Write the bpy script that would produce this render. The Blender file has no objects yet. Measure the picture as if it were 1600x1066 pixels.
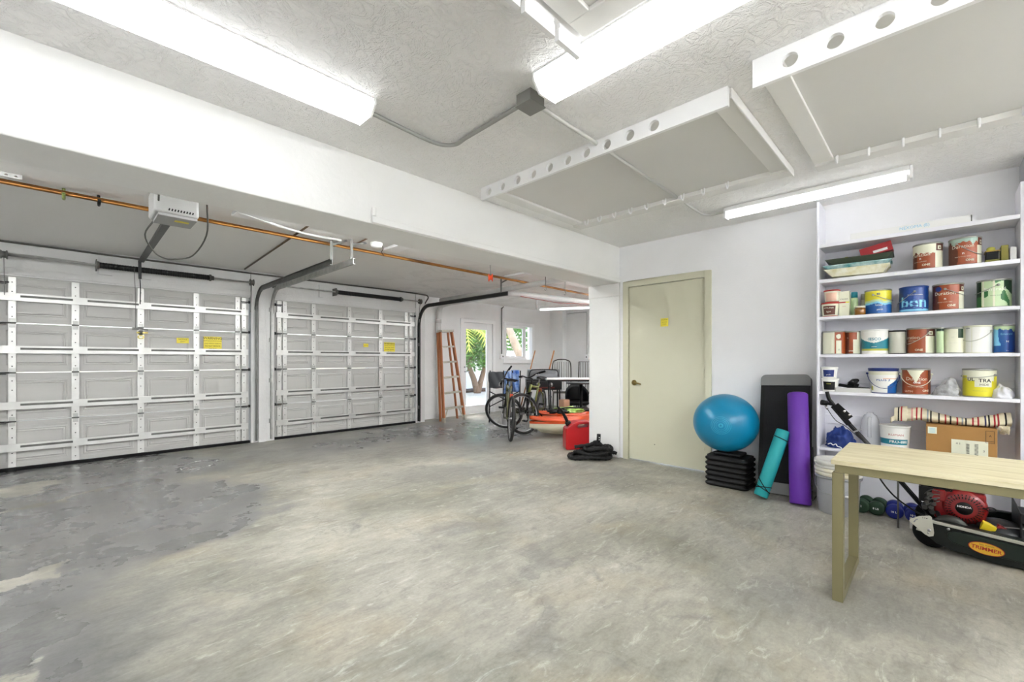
import bpy, bmesh, math, random
from mathutils import Vector, Matrix, Euler, noise as mnoise
random.seed(7)
R = math.radians
PI = math.pi
scene = bpy.context.scene
COL = scene.collection

# ------------------------------------------------------------------ camera, world, sun, exposure
cam_data = bpy.data.cameras.new('camera')
cam_data.sensor_width = 36
cam_data.lens = 680 / 1600 * 36
cam_data.shift_y = 30 / 1600
cam_data.clip_start = .02
cam = bpy.data.objects.new('camera', cam_data)
COL.objects.link(cam)
cam.location = (0, 0, 1.2)
cam.rotation_euler = (R(90), 0, R(44.4 - 90))
scene.camera = cam
scene.view_settings.view_transform = 'Standard'
scene.view_settings.look = 'None'
scene.view_settings.gamma = 1
scene.view_settings.use_curve_mapping = False
scene.view_settings.exposure = 1.62
try:
    scene.cycles.max_bounces = 20
    scene.cycles.diffuse_bounces = 14
except Exception:
    pass

world = bpy.data.worlds.new('world')
scene.world = world
world.use_nodes = True
wn = world.node_tree
wn.nodes.clear()
sky = wn.nodes.new('ShaderNodeTexSky')
sky.sky_type = 'NISHITA'
sky.sun_elevation = R(52)
sky.sun_rotation = R(200)
sky.sun_disc = False
bg = wn.nodes.new('ShaderNodeBackground')
bg.inputs['Strength'].default_value = .30
wo = wn.nodes.new('ShaderNodeOutputWorld')
wn.links.new(sky.outputs[0], bg.inputs[0])
wn.links.new(bg.outputs[0], wo.inputs[0])
sun_data = bpy.data.lights.new('sun', 'SUN')
sun_data.energy = 4.5
sun_data.angle = R(.6)
sun_data.color = (1, .95, .86)
sun = bpy.data.objects.new('sun', sun_data)
COL.objects.link(sun)
sun.rotation_euler = (R(-38), R(24), 0)

TUBE_EMIT = 1.35        # radiance of the lit lenses of the fluorescent fixtures

# ------------------------------------------------------------------ materials
def C(h):
    h = h.lstrip('#')
    out = []
    for i in (0, 2, 4):
        v = int(h[i:i + 2], 16) / 255
        out.append(v / 12.92 if v <= .04045 else ((v + .055) / 1.055) ** 2.4)
    return (*out, 1)

MATS = {}
def mat(name, col='#808080', rough=.5, metal=0, var=0, vs=8, bump=0, bs=40, emit=0, spec=None,
        alpha=None, trans=0, col2=None, coat=0, stretch=None):
    if name in MATS:
        return MATS[name]
    m = bpy.data.materials.new(name)
    m.use_nodes = True
    nt = m.node_tree
    b = nt.nodes['Principled BSDF']
    c = C(col) if isinstance(col, str) else col
    b.inputs['Base Color'].default_value = c
    b.inputs['Roughness'].default_value = rough
    b.inputs['Metallic'].default_value = metal
    if spec is not None:
        b.inputs['Specular IOR Level'].default_value = spec
    if coat:
        b.inputs['Coat Weight'].default_value = coat
    if trans:
        b.inputs['Transmission Weight'].default_value = trans
    if alpha is not None:
        b.inputs['Alpha'].default_value = alpha
    if emit:
        b.inputs['Emission Color'].default_value = c
        b.inputs['Emission Strength'].default_value = emit
    if var or bump:
        tc = nt.nodes.new('ShaderNodeTexCoord')
        src = tc.outputs['Object']
        if stretch:
            mp = nt.nodes.new('ShaderNodeMapping')
            mp.inputs['Scale'].default_value = stretch
            nt.links.new(src, mp.inputs[0])
            src = mp.outputs[0]
    if var:
        n = nt.nodes.new('ShaderNodeTexNoise')
        n.inputs['Scale'].default_value = vs
        n.inputs['Detail'].default_value = 6
        nt.links.new(src, n.inputs['Vector'])
        r = nt.nodes.new('ShaderNodeValToRGB')
        c2 = C(col2) if col2 else tuple(q * (1 - var) for q in c[:3]) + (1,)
        r.color_ramp.elements[0].color = c2
        r.color_ramp.elements[1].color = c
        r.color_ramp.elements[0].position = .35
        r.color_ramp.elements[1].position = .65
        nt.links.new(n.outputs[0], r.inputs[0])
        nt.links.new(r.outputs[0], b.inputs['Base Color'])
    if bump:
        n = nt.nodes.new('ShaderNodeTexNoise')
        n.inputs['Scale'].default_value = bs
        n.inputs['Detail'].default_value = 5
        nt.links.new(src, n.inputs['Vector'])
        bp = nt.nodes.new('ShaderNodeBump')
        bp.inputs['Strength'].default_value = bump
        bp.inputs['Distance'].default_value = .01
        nt.links.new(n.outputs[0], bp.inputs['Height'])
        nt.links.new(bp.outputs[0], b.inputs['Normal'])
    MATS[name] = m
    return m

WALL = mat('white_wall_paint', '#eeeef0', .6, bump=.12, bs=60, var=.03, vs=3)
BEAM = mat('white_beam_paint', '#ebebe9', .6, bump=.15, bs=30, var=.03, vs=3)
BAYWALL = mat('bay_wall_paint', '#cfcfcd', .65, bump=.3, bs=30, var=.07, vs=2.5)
WHITE = mat('white_gloss_paint', '#ececec', .4, bump=.05, bs=50)
SHELFW = mat('shelf_white', '#e6e6ec', .45, bump=.03, bs=60)
SMOOTH = mat('smooth_panel', '#d6d5d2', .6, var=.03, vs=1.5)
PLASTER = mat('rack_frame_paint', '#e2e1de', .55, bump=.1, bs=40)
GALV = mat('galvanised_steel', '#b4b4b0', .42, .55, var=.25, vs=14)
STRUT = mat('strut_steel', '#d0d0cc', .38, .45, var=.12, vs=6)
DGALV = mat('dark_galvanised', '#6e6e6a', .5, .6, var=.3, vs=10)
BLACK = mat('black_plastic', '#090909', .5, spec=.3)
BLACKM = mat('black_metal', '#0d0d0e', .35, .3)
RUBBER = mat('black_rubber', '#0c0c0d', .75, spec=.25)
CHROME = mat('chrome', '#d0d0d0', .15, 1)
STEEL = mat('steel', '#a8a8a8', .3, .9)
COPPER = mat('copper_pipe', '#b07a3c', .35, .75, var=.5, vs=3, col2='#6b4420')
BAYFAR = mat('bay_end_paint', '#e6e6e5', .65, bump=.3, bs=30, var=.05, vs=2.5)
DOORP = mat('garage_panel_paint', '#b2b1ad', .5, bump=.06, bs=20, var=.05, vs=3, stretch=(.3, 1, 3))
CREAM = mat('cream_door_paint', '#cdcbb4', .5, var=.03, vs=2)
LENS = mat('lit_lens', (.97, .985, 1, 1), .4, emit=TUBE_EMIT)
BARE = mat('fill_light_tube', (.96, .98, 1, 1), .4, emit=21)  # glow of the fill lights added behind the viewpoint
BAREB = mat('bay_fill_tube', (.96, .98, 1, 1), .4, emit=19)  # glow of the fill lights added in the bay
PVC = mat('grey_pvc', '#c4c4c2', .5, var=.1, vs=4)
YSIGN = mat('yellow_sticker', '#e0cf3a', .5)
INK = mat('black_ink', '#161616', .6)
WINK = mat('white_ink', '#f0f0ee', .6)
GLASS = mat('clear_glass', '#ffffff', .02, trans=1)

# ------------------------------------------------------------------ mesh builder
_textcache = {}
def curve_mesh(splines, extrude=0.0, text=None, size=1, bold=False):
    """2D filled shape (closed outlines, inner ones become holes) or lettering -> verts, faces"""
    if text is not None:
        cd = bpy.data.curves.new('t', 'FONT')
        cd.body = text
        cd.size = size
        cd.align_x = 'CENTER'
        cd.align_y = 'CENTER'
        cd.resolution_u = 2
        cd.extrude = extrude
        if bold:
            cd.offset = size * .02
    else:
        cd = bpy.data.curves.new('c', 'CURVE')
        cd.dimensions = '2D'
        cd.fill_mode = 'BOTH'
        cd.extrude = extrude
        for s in splines:
            sp = cd.splines.new('POLY')
            sp.points.add(len(s) - 1)
            for p, q in zip(sp.points, s):
                p.co = (q[0], q[1], 0, 1)
            sp.use_cyclic_u = True
    o = bpy.data.objects.new('tmp', cd)
    COL.objects.link(o)
    bpy.context.view_layer.update()
    dg = bpy.context.evaluated_depsgraph_get()
    me = bpy.data.meshes.new_from_object(o.evaluated_get(dg))
    v = [tuple(x.co) for x in me.vertices]
    f = [tuple(p.vertices) for p in me.polygons]
    bpy.data.objects.remove(o)
    bpy.data.curves.remove(cd)
    bpy.data.meshes.remove(me)
    return v, f

def circle(cx, cy, r, n=24, ph=0):
    return [(cx + r * math.cos(2 * PI * i / n + ph), cy + r * math.sin(2 * PI * i / n + ph)) for i in range(n)]

def rrect(w, h, r, n=5, cx=0, cy=0):
    out = []
    for (sx, sy, a0) in ((1, 1, 0), (-1, 1, 90), (-1, -1, 180), (1, -1, 270)):
        for i in range(n + 1):
            a = R(a0 + 90 * i / n)
            out.append((cx + sx * (w / 2 - r) + r * math.cos(a), cy + sy * (h / 2 - r) + r * math.sin(a)))
    return out

def smooth_path(pts, n=6, closed=False):
    P = [Vector(p) for p in pts]
    out = []
    N = len(P)
    rng = range(N) if closed else range(N - 1)
    for i in rng:
        p0 = P[(i - 1) % N] if (closed or i > 0) else P[0]
        p1 = P[i]
        p2 = P[(i + 1) % N]
        p3 = P[(i + 2) % N] if (closed or i + 2 < N) else P[-1]
        for k in range(n):
            t = k / n
            out.append(.5 * ((2 * p1) + (-p0 + p2) * t + (2 * p0 - 5 * p1 + 4 * p2 - p3) * t * t + (-p0 + 3 * p1 - 3 * p2 + p3) * t ** 3))
    if not closed:
        out.append(P[-1])
    return out

class MB:
    def __init__(s):
        s.v = []; s.f = []; s.m = []; s.s = []
    def add(s, v, f, m=0, smooth=False, M=None):
        o = len(s.v)
        if M is not None:
            v = [M @ Vector(p) for p in v]
        s.v += [tuple(p) for p in v]
        s.f += [tuple(i + o for i in q) for q in f]
        s.m += [m] * len(f) if isinstance(m, int) else list(m)
        s.s += [smooth] * len(f)
        return s
    def box(s, x0, x1, y0, y1, z0, z1, m=0, M=None):
        v = [(x, y, z) for z in (z0, z1) for y in (y0, y1) for x in (x0, x1)]
        f = [(0, 2, 3, 1), (4, 5, 7, 6), (0, 1, 5, 4), (2, 6, 7, 3), (0, 4, 6, 2), (1, 3, 7, 5)]
        return s.add(v, f, m, False, M)
    def cbox(s, c, d, m=0, rot=None):
        M = Matrix.Translation(c)
        if rot:
            M = M @ Euler(rot).to_matrix().to_4x4()
        return s.box(-d[0] / 2, d[0] / 2, -d[1] / 2, d[1] / 2, -d[2] / 2, d[2] / 2, m, M)
    def bar(s, p, q, w, h, m=0, up=(0, 0, 1)):
        p = Vector(p); q = Vector(q)
        d = q - p
        L = d.length
        d.normalize()
        u = Vector(up)
        if abs(d.dot(u)) > .99:
            u = Vector((0, 1, 0))
        a = d.cross(u).normalized()
        b = a.cross(d).normalized()
        M = Matrix((a.to_4d(), d.to_4d(), b.to_4d(), (0, 0, 0, 1))).transposed()
        M.col[3] = (*((p + q) / 2), 1)
        M[3][0] = M[3][1] = M[3][2] = 0
        return s.box(-w / 2, w / 2, -L / 2, L / 2, -h / 2, h / 2, m, M)
    def tube(s, pts, r, m=0, seg=8, closed=False, smooth=True, caps=True):
        P = [Vector(p) for p in pts]
        n = len(P)
        rr = r if isinstance(r, (list, tuple)) else [r] * n
        T = []
        for i in range(n):
            a = P[i - 1] if (i > 0 or closed) else P[i]
            b = P[(i + 1) % n] if (i < n - 1 or closed) else P[i]
            t = (b - a)
            T.append(t.normalized() if t.length > 1e-9 else Vector((0, 0, 1)))
        nrm = T[0].orthogonal().normalized()
        v = []
        for i in range(n):
            nrm = (nrm - T[i] * nrm.dot(T[i]))
            nrm = nrm.normalized() if nrm.length > 1e-6 else T[i].orthogonal().normalized()
            bb = T[i].cross(nrm)
            for k in range(seg):
                a = 2 * PI * k / seg
                v.append(P[i] + (nrm * math.cos(a) + bb * math.sin(a)) * rr[i])
        f = []
        for i in range(n if closed else n - 1):
            j = (i + 1) % n
            for k in range(seg):
                l = (k + 1) % seg
                f.append((i * seg + k, i * seg + l, j * seg + l, j * seg + k))
        s.add(v, f, m, smooth)
        if caps and not closed:
            s.add(v[:seg], [tuple(range(seg - 1, -1, -1))], m)
            s.add(v[-seg:], [tuple(range(seg))], m)
        return s
    def lathe(s, prof, c=(0, 0, 0), m=0, seg=24, M=None, smooth=True, axis=None):
        """prof: (radius, height) list; m may be a function (ring index, segment) -> material"""
        v = []
        for (r, z) in prof:
            for k in range(seg):
                a = 2 * PI * k / seg
                v.append((-r * math.cos(a), -r * math.sin(a), z))
        f = []; mm = []
        for i in range(len(prof) - 1):
            for k in range(seg):
                l = (k + 1) % seg
                f.append((i * seg + k, i * seg + l, (i + 1) * seg + l, (i + 1) * seg + k))
                mm.append(m(i, k) if callable(m) else m)
        MM = Matrix.Translation(c)
        if axis is not None:
            MM = MM @ Vector((0, 0, 1)).rotation_difference(Vector(axis)).to_matrix().to_4x4()
        if M is not None:
            MM = MM @ M
        s.add(v, f, mm, smooth, MM)
        n = len(prof)
        if prof[0][0] > 1e-6:
            s.add([MM @ Vector(p) for p in v[:seg]], [tuple(range(seg - 1, -1, -1))], mm[0])
        if prof[-1][0] > 1e-6:
            s.add([MM @ Vector(p) for p in v[-seg:]], [tuple(range(seg))], mm[-1])
        return s
    def cyl(s, p, q, r, m=0, seg=16, r2=None, smooth=True):
        return s.tube([p, q], [r, r if r2 is None else r2], m, seg, smooth=smooth)
    def ball(s, c, r, m=0, seg=16, sc=(1, 1, 1)):
        prof = [(max(r * math.sin(PI * i / (seg // 2)), 1e-7), -r * math.cos(PI * i / (seg // 2))) for i in range(seg // 2 + 1)]
        return s.lathe(prof, c, m, seg, M=Matrix.Diagonal((*sc, 1)))
    def shape(s, outs, fn, depth=0, m=0):
        """flat outline with thickness; fn maps (u, v, w) -> 3D"""
        v, f = curve_mesh(outs, depth / 2)
        return s.add([fn(*p) for p in v], f, m)
    def text(s, txt, size, fn, m=1, bold=False):
        key = (txt, size, bold)
        if key not in _textcache:
            _textcache[key] = curve_mesh(None, 0, txt, size, bold)
        v, f = _textcache[key]
        return s.add([fn(*p) for p in v], f, m)
    def grid(s, nu, nv, fn, m=0, smooth=True, mf=None, closed_u=False):
        v = [fn(i / (nu if closed_u else nu - 1), j / (nv - 1)) for j in range(nv) for i in range(nu)]
        f = []; mm = []
        for j in range(nv - 1):
            for i in range(nu if closed_u else nu - 1):
                k = (i + 1) % nu
                f.append((j * nu + i, j * nu + k, (j + 1) * nu + k, (j + 1) * nu + i))
                mm.append(mf(i / nu, j / nv) if mf else m)
        return s.add(v, f, mm, smooth)
    def build(s, name, mats, parent=None, bevel=0, segs=2, loc=None, solid=0, sub=0, rot=None):
        me = bpy.data.meshes.new(name)
        me.from_pydata(s.v, [], s.f)
        if not isinstance(mats, (list, tuple)):
            mats = [mats]
        for q in mats:
            me.materials.append(q)
        me.polygons.foreach_set('material_index', s.m)
        me.polygons.foreach_set('use_smooth', s.s)
        me.update()
        bm = bmesh.new()
        bm.from_mesh(me)
        bmesh.ops.remove_doubles(bm, verts=bm.verts, dist=1e-5)
        bmesh.ops.recalc_face_normals(bm, faces=bm.faces)
        bm.to_mesh(me)
        bm.free()
        o = bpy.data.objects.new(name, me)
        COL.objects.link(o)
        if parent:
            o.parent = parent
        if loc:
            o.location = loc
        if rot:
            o.rotation_euler = rot
        if bevel:
            b = o.modifiers.new('bevel', 'BEVEL')
            b.width = bevel
            b.segments = segs
            b.limit_method = 'ANGLE'
            b.angle_limit = R(40)
            b.harden_normals = False
        if solid:
            b = o.modifiers.new('solid', 'SOLIDIFY')
            b.thickness = solid
        if sub:
            b = o.modifiers.new('sub', 'SUBSURF')
            b.levels = b.render_levels = sub
        return o

def thing(name, label, cat, loc=(0, 0, 0), rotz=0, group=None, rot=None):
    o = bpy.data.objects.new(name, None)
    o.empty_display_size = .05
    COL.objects.link(o)
    o.location = loc
    o.rotation_euler = rot if rot else (0, 0, rotz)
    o['label'] = label
    o['category'] = cat
    if group:
        o['group'] = group
    return o
def tag(o, label, cat, group=None, kind=None):
    o['label'] = label
    o['category'] = cat
    if group:
        o['group'] = group
    if kind:
        o['kind'] = kind
    return o
def struct(o, label=None, cat='structure'):
    o['kind'] = 'structure'
    if label:
        o['label'] = label
        o['category'] = cat
    return o
def sempty(name, label, cat, loc=(0, 0, 0)):
    o = thing(name, label, cat, loc)
    o['kind'] = 'structure'
    return o
def copy_thing(root, loc, label, rot=None, group=None):
    r = root.copy(); COL.objects.link(r)
    r.location = loc
    if rot is not None:
        r.rotation_euler = rot
    r['label'] = label
    if group:
        r['group'] = group
    for ch in list(root.children):
        c = ch.copy(); COL.objects.link(c); c.parent = r
        for g in list(ch.children):
            d = g.copy(); COL.objects.link(d); d.parent = c
    return r

# ================================================================== the room
XD = 4.77          # wall with the cream door
YB = 2.81          # near face of the header beam
YG = 7.15          # garage door plane
YF = 7.40          # wall with the glass door
XE = 9.15          # end wall of the garage bay
XL, YN = -3.3, -3.2
ZC, ZB, ZU = 2.59, 2.49, 2.15

# ---- floor
fm = bpy.data.materials.new('patched_concrete')
fm.use_nodes = True
nt = fm.node_tree
bs = nt.nodes['Principled BSDF']
N = nt.nodes.new
L = nt.links.new
tc = N('ShaderNodeTexCoord')
def noise(scale, detail=6, dist=0, vec=None, rough=.55):
    n = N('ShaderNodeTexNoise')
    n.inputs['Scale'].default_value = scale
    n.inputs['Detail'].default_value = detail
    n.inputs['Distortion'].default_value = dist
    n.inputs['Roughness'].default_value = rough
    L(vec or tc.outputs['Object'], n.inputs['Vector'])
    return n
def ramp(src, pts):
    r = N('ShaderNodeValToRGB')
    e = r.color_ramp.elements
    while len(e) < len(pts):
        e.new(.5)
    for q, (p, c) in zip(e, pts):
        q.position = p
        q.color = C(c) if isinstance(c, str) else (c, c, c, 1)
    L(src, r.inputs[0])
    return r.outputs[0]
def mix(fac, a, b, mode='MIX'):
    m = N('ShaderNodeMix')
    m.data_type = 'RGBA'
    m.blend_type = mode
    for k, q in ((0, fac), (6, a), (7, b)):
        if isinstance(q, (int, float)):
            m.inputs[k].default_value = q if k == 0 else (q, q, q, 1)
        elif isinstance(q, str):
            m.inputs[k].default_value = C(q)
        else:
            L(q, m.inputs[k])
    return m.outputs[2]
def mathn(op, a, b=None):
    m = N('ShaderNodeMath')
    m.operation = op
    for k, q in ((0, a), (1, b)):
        if q is None:
            continue
        if isinstance(q, (int, float)):
            m.inputs[k].default_value = q
        else:
            L(q, m.inputs[k])
    return m.outputs[0]
# wobbling coordinates so that every stain edge is ragged
wob = noise(1.3, 8, 0, None, .62)
vm = N('ShaderNodeVectorMath'); vm.operation = 'MULTIPLY_ADD'
L(wob.outputs['Color'], vm.inputs[0])
vm.inputs[1].default_value = (1.5, 1.5, 0)
vm2 = N('ShaderNodeVectorMath'); vm2.operation = 'ADD'
L(tc.outputs['Object'], vm2.inputs[0])
vm2.inputs[1].default_value = (-.75, -.75, 0)
L(vm2.outputs[0], vm.inputs[2])
WP = vm.outputs[0]
def ellipse(cx, cy, rx, ry, ang=0, soft=.35):
    mp = N('ShaderNodeMapping')
    mp.vector_type = 'TEXTURE'
    mp.inputs['Location'].default_value = (cx, cy, 0)
    mp.inputs['Rotation'].default_value = (0, 0, R(ang))
    mp.inputs['Scale'].default_value = (rx, ry, 1000)
    L(WP, mp.inputs[0])
    ln = N('ShaderNodeVectorMath'); ln.operation = 'LENGTH'
    L(mp.outputs[0], ln.inputs[0])
    mr = N('ShaderNodeMapRange')
    mr.interpolation_type = 'SMOOTHSTEP'
    L(ln.outputs['Value'], mr.inputs[0])
    mr.inputs[1].default_value = 1 - soft / 2
    mr.inputs[2].default_value = 1 + soft / 2
    mr.inputs[3].default_value = 1
    mr.inputs[4].default_value = 0
    return mr.outputs[0]
big = ramp(noise(1.1, 9, .6).outputs[0], [(.34, '#878579'), (.5, '#9c998e'), (.66, '#b0ada1')])
strk = N('ShaderNodeMapping'); strk.inputs['Scale'].default_value = (1.4, 4.5, 1); strk.inputs['Rotation'].default_value = (0, 0, R(30))
L(tc.outputs['Object'], strk.inputs[0])
mid = ramp(noise(2.2, 10, .8, strk.outputs[0], .65).outputs[0], [(.30, .66), (.46, .93), (.68, 1.1)])
base = mix(.8, big, mid, 'MULTIPLY')
warm = ramp(noise(1.7, 5, .4).outputs[0], [(.52, 0.), (.7, 1.)])
base = mix(mathn('MULTIPLY', warm, .22), base, '#b8a47e')
# pale rubbed streaks
pale = ramp(noise(3.2, 8, 1.2, strk.outputs[0], .7).outputs[0], [(.56, 0.), (.66, 1.)])
base = mix(mathn('MULTIPLY', pale, .45), base, '#cbcac1')
# darker scuffed patches
dk = ramp(noise(2.7, 9, 1.0, None, .7).outputs[0], [(.30, 1.), (.42, 0.)])
base = mix(mathn('MULTIPLY', dk, .6), base, '#74736f')
spots = [(1.55, 1.36, .22, .12, 20), (3.0, 3.7, .9, .35, -30), (3.7, 4.7, 1.3, .5, -20), (2.0, 1.65, .25, .12, 0),
         (4.0, 2.6, .6, .18, -60), (1.9, 2.46, .4, .16, -20), (2.75, .3, .5, .22, -40), (3.3, 3.0, .35, .12, 10)]
for (cx, cy, rx, ry, an) in spots:
    base = mix(mathn('MULTIPLY', ellipse(cx, cy, rx, ry, an, .9), .42), base, '#706f6d')
# the old grey floor paint that is left on the garage-door side
paint = None
for e in [(-1.8, 2.0, 2.12, 3.0, 0), (-.7, 4.6, 1.75, 1.5, 0), (-.6, 6.3, 1.9, 1.3, 0), (.2, 4.3, 1.05, .85, 0), (4.0, 6.2, 2.4, .8, 0), (5.3, 5.2, 2.1, .9, -20)]:
    x = ellipse(*e, .22 if e[0] < 1 else 1.2)
    paint = x if paint is None else mathn('MAXIMUM', paint, x)
for e in [(-.06, 3.5, .16, .09, 20), (-.45, 6.1, .45, .22, 0), (.05, 5.4, .25, .05, 10), (-.3, 2.6, .2, .1, 0)]:
    paint = mathn('MULTIPLY', paint, mathn('SUBTRACT', 1.0, ellipse(*e, .2)))
worn = ramp(noise(5, 8, .5, None, .7).outputs[0], [(.15, .8), (.6, 1.)])
paint = mathn('MULTIPLY', paint, worn)
pcol = ramp(noise(1.4, 8, .3).outputs[0], [(.35, '#616160'), (.65, '#6e6e6f')])
base = mix(mathn('MULTIPLY', paint, .9), base, pcol)
mot = ramp(noise(7.5, 12, .9, strk.outputs[0], .72).outputs[0], [(.34, .80), (.47, .98), (.62, 1.07)])
base = mix(.8, base, mot, 'MULTIPLY')
mo2 = ramp(noise(12, 14, .4, None, .75).outputs[0], [(.36, .84), (.5, 1.0), (.62, 1.08)])
base = mix(.75, base, mo2, 'MULTIPLY')
spk = ramp(noise(38, 3, 0, None, .5).outputs[0], [(.70, 0.), (.74, 1.)])
base = mix(mathn('MULTIPLY', spk, .35), base, '#5f5d57')
# fine grain, scratches and a few crack lines
gr = ramp(noise(60, 4).outputs[0], [(.3, .88), (.7, 1.06)])
base = mix(.8, base, gr, 'MULTIPLY')
vo = N('ShaderNodeTexVoronoi'); vo.feature = 'DISTANCE_TO_EDGE'; vo.inputs['Scale'].default_value = .55
L(WP, vo.inputs['Vector'])
ck = ramp(vo.outputs[0], [(.0, 1.), (.006, 0.)])
base = mix(mathn('MULTIPLY', ck, .35), base, '#6b6a62')
L(base, bs.inputs['Base Color'])
rg = N('ShaderNodeMapRange')
L(paint, rg.inputs[0])
rg.inputs[3].default_value = .48
rg.inputs[4].default_value = .27
L(mathn('ADD', rg.outputs[0], mathn('MULTIPLY', mathn('SUBTRACT', noise(3, 6).outputs[0], .5), .3)), bs.inputs['Roughness'])
bp = N('ShaderNodeBump'); bp.inputs['Strength'].default_value = .12; bp.inputs['Distance'].default_value = .01
L(noise(14, 8).outputs[0], bp.inputs['Height'])
L(bp.outputs[0], bs.inputs['Normal'])
struct(MB().box(XL, XE, YN, YF + .1, -.1, 0).build('floor', fm), 'bare patched concrete floor with old grey paint remains', 'floor')

# ---- ceilings
cm = bpy.data.materials.new('textured_ceiling')
cm.use_nodes = True
nt = cm.node_tree
bs = nt.nodes['Principled BSDF']
N = nt.nodes.new
L = nt.links.new
tc = N('ShaderNodeTexCoord')
bs.inputs['Base Color'].default_value = C('#f3f2f0')
bs.inputs['Roughness'].default_value = .6
a = ramp(noise(9, 6, 2.2, None, .5).outputs[0], [(.42, 0.), (.50, 1.), (.58, .2)])
b_ = ramp(noise(30, 5, 1.0).outputs[0], [(.35, 0.), (.65, 1.)])
hh = mathn('ADD', mathn('MULTIPLY', a, .7), mathn('MULTIPLY', b_, .5))
bp = N('ShaderNodeBump'); bp.inputs['Strength'].default_value = .75; bp.inputs['Distance'].default_value = .012
L(hh, bp.inputs['Height'])
L(bp.outputs[0], bs.inputs['Normal'])
struct(MB().box(XL, XD + .1, YN, YB + .02, ZC, ZC + .1).build('ceiling', cm), 'white knockdown-textured ceiling of the near room', 'ceiling')

cb = bpy.data.materials.new('bay_ceiling_paint')
cb.use_nodes = True
nt = cb.node_tree
bs = nt.nodes['Principled BSDF']
N = nt.nodes.new
L = nt.links.new
tc = N('ShaderNodeTexCoord')
sep = N('ShaderNodeSeparateXYZ'); L(tc.outputs['Object'], sep.inputs[0])
peel = mathn('MULTIPLY', ramp(noise(1.6, 9, 1.2, None, .65).outputs[0], [(.47, 0.), (.60, 1.)]),
             ramp(mathn('MULTIPLY', mathn('SUBTRACT', sep.outputs[0], 3.0), .5), [(.0, 0.), (.8, 1.)]))
L(mix(mathn('MULTIPLY', peel, .45), '#e6e5e2', '#b0aea9'), bs.inputs['Base Color'])
L(mathn('SUBTRACT', .55, mathn('MULTIPLY', peel, .25)), bs.inputs['Roughness'])
bp = N('ShaderNodeBump'); bp.inputs['Strength'].default_value = .5; bp.inputs['Distance'].default_value = .02
L(mathn('ADD', mathn('MULTIPLY', noise(3, 8, 1).outputs[0], mathn('ADD', peel, .12)), mathn('MULTIPLY', noise(25, 4).outputs[0], .08)), bp.inputs['Height'])
L(bp.outputs[0], bs.inputs['Normal'])
struct(MB().box(XL, XE + .1, YB + .25, YF + .1, ZB, ZB + .2).build('ceiling', cb), 'grey-white ceiling of the garage bay beyond the beam', 'ceiling')

# ---- header beam between the near room and the garage bay, with its ledge board
struct(MB().box(XL, XD - .002, YB, 3.20, ZU, ZC + .1).build('trim_1', BEAM, bevel=.008), 'long white header beam between near room and garage bay', 'beam')
struct(MB().box(1.47, XD - .004, YB - .022, YB - .0005, ZU + .002, ZU + .05).box(1.47, 1.50, YB - .03, YB - .0005, ZU + .05, ZU + .11)
       .build('trim_2', BEAM, bevel=.008), 'white ledge board along the lower edge of the beam', 'trim')

# ---- walls
def wallbox(name, m, label, boxes, bev=0):
    b = MB()
    for q in boxes:
        b.box(*q)
    return struct(b.build(name, m, bevel=bev), label, 'wall')
DY0, DY1, DZ = 1.765, 2.70, 2.10     # opening of the cream door
wallbox('wall_right', WALL, 'white wall with the cream door and the shelf unit',
        [(XD, XD + .12, YN, DY0, 0, ZC), (XD, XD + .12, DY1, 3.24, 0, ZC), (XD, XD + .12, DY0, DY1, DZ, ZC)])
wallbox('wall_right_return', mat('grey_wall', '#a9a9ae', .6, bump=.2, bs=25, var=.1, vs=3), 'grey wall pier right of the shelf unit',  # darker grey than the neighbouring white walls
        [(4.47, XD - .001, -.95, -.415, 0, ZC)], .01)
wallbox('wall_left', WALL, 'white wall on the far left of the near room', [(XL - .12, XL, YN, YF, 0, ZC)])
wallbox('wall_near', WALL, 'white wall behind the viewpoint', [(XL, XD + .12, YN - .12, YN, 0, ZC)])
wallbox('wall_bay_side', BAYFAR, 'back of the room wall facing into the garage bay', [(XD + .12, XE, 3.10, 3.24, 0, ZB)])
wallbox('wall_end', BAYFAR, 'white end wall of the garage bay with pilaster', [(XE, XE + .15, 3.1, YF + .15, 0, ZB), (XE - .14, XE, 6.98, YF, 0, ZB)])
# post / ledge on the pier under the beam
wallbox('trim_3', BEAM, 'white pier face and ledge under the end of the beam', [(XD - .03, XD - .0005, 2.80, 3.24, 0, ZU - .001), (XD - .045, XD - .031, 2.79, 3.24, ZU - .16, ZU - .002)], .004)
# garage wall: pillars and headers around two garage doors, then the recessed wall with glass door and window
G1 = (-.56, 1.86); G2 = (2.17, 4.66); GH = 2.13
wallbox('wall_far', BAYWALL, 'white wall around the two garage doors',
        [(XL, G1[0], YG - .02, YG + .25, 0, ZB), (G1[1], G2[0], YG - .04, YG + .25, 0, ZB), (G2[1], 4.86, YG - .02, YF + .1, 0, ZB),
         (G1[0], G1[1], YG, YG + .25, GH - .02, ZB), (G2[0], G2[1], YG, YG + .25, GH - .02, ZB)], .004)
QX0, QX1, QZ = 6.0, 6.93, 2.06      # glass door opening
VX0, VX1, VZ0, VZ1 = 7.30, 8.33, 1.17, 2.09
wallbox('wall_far_recess', BAYFAR, 'white wall with the glass door and the small window',
        [(4.86, QX0, YF, YF + .2, 0, ZB), (QX0, QX1, YF, YF + .2, QZ, ZB), (QX1, VX0, YF, YF + .2, 0, ZB),
         (VX0, VX1, YF, YF + .2, 0, VZ0), (VX0, VX1, YF, YF + .2, VZ1, ZB), (VX1, XE, YF, YF + .2, 0, ZB)])
struct(MB().box(1.95, 2.04, YG - .065, YG - .041, 0, GH + .1).build('trim_4', BAYWALL, bevel=.004), 'white board strip on the pillar between garage doors', 'trim')

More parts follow.
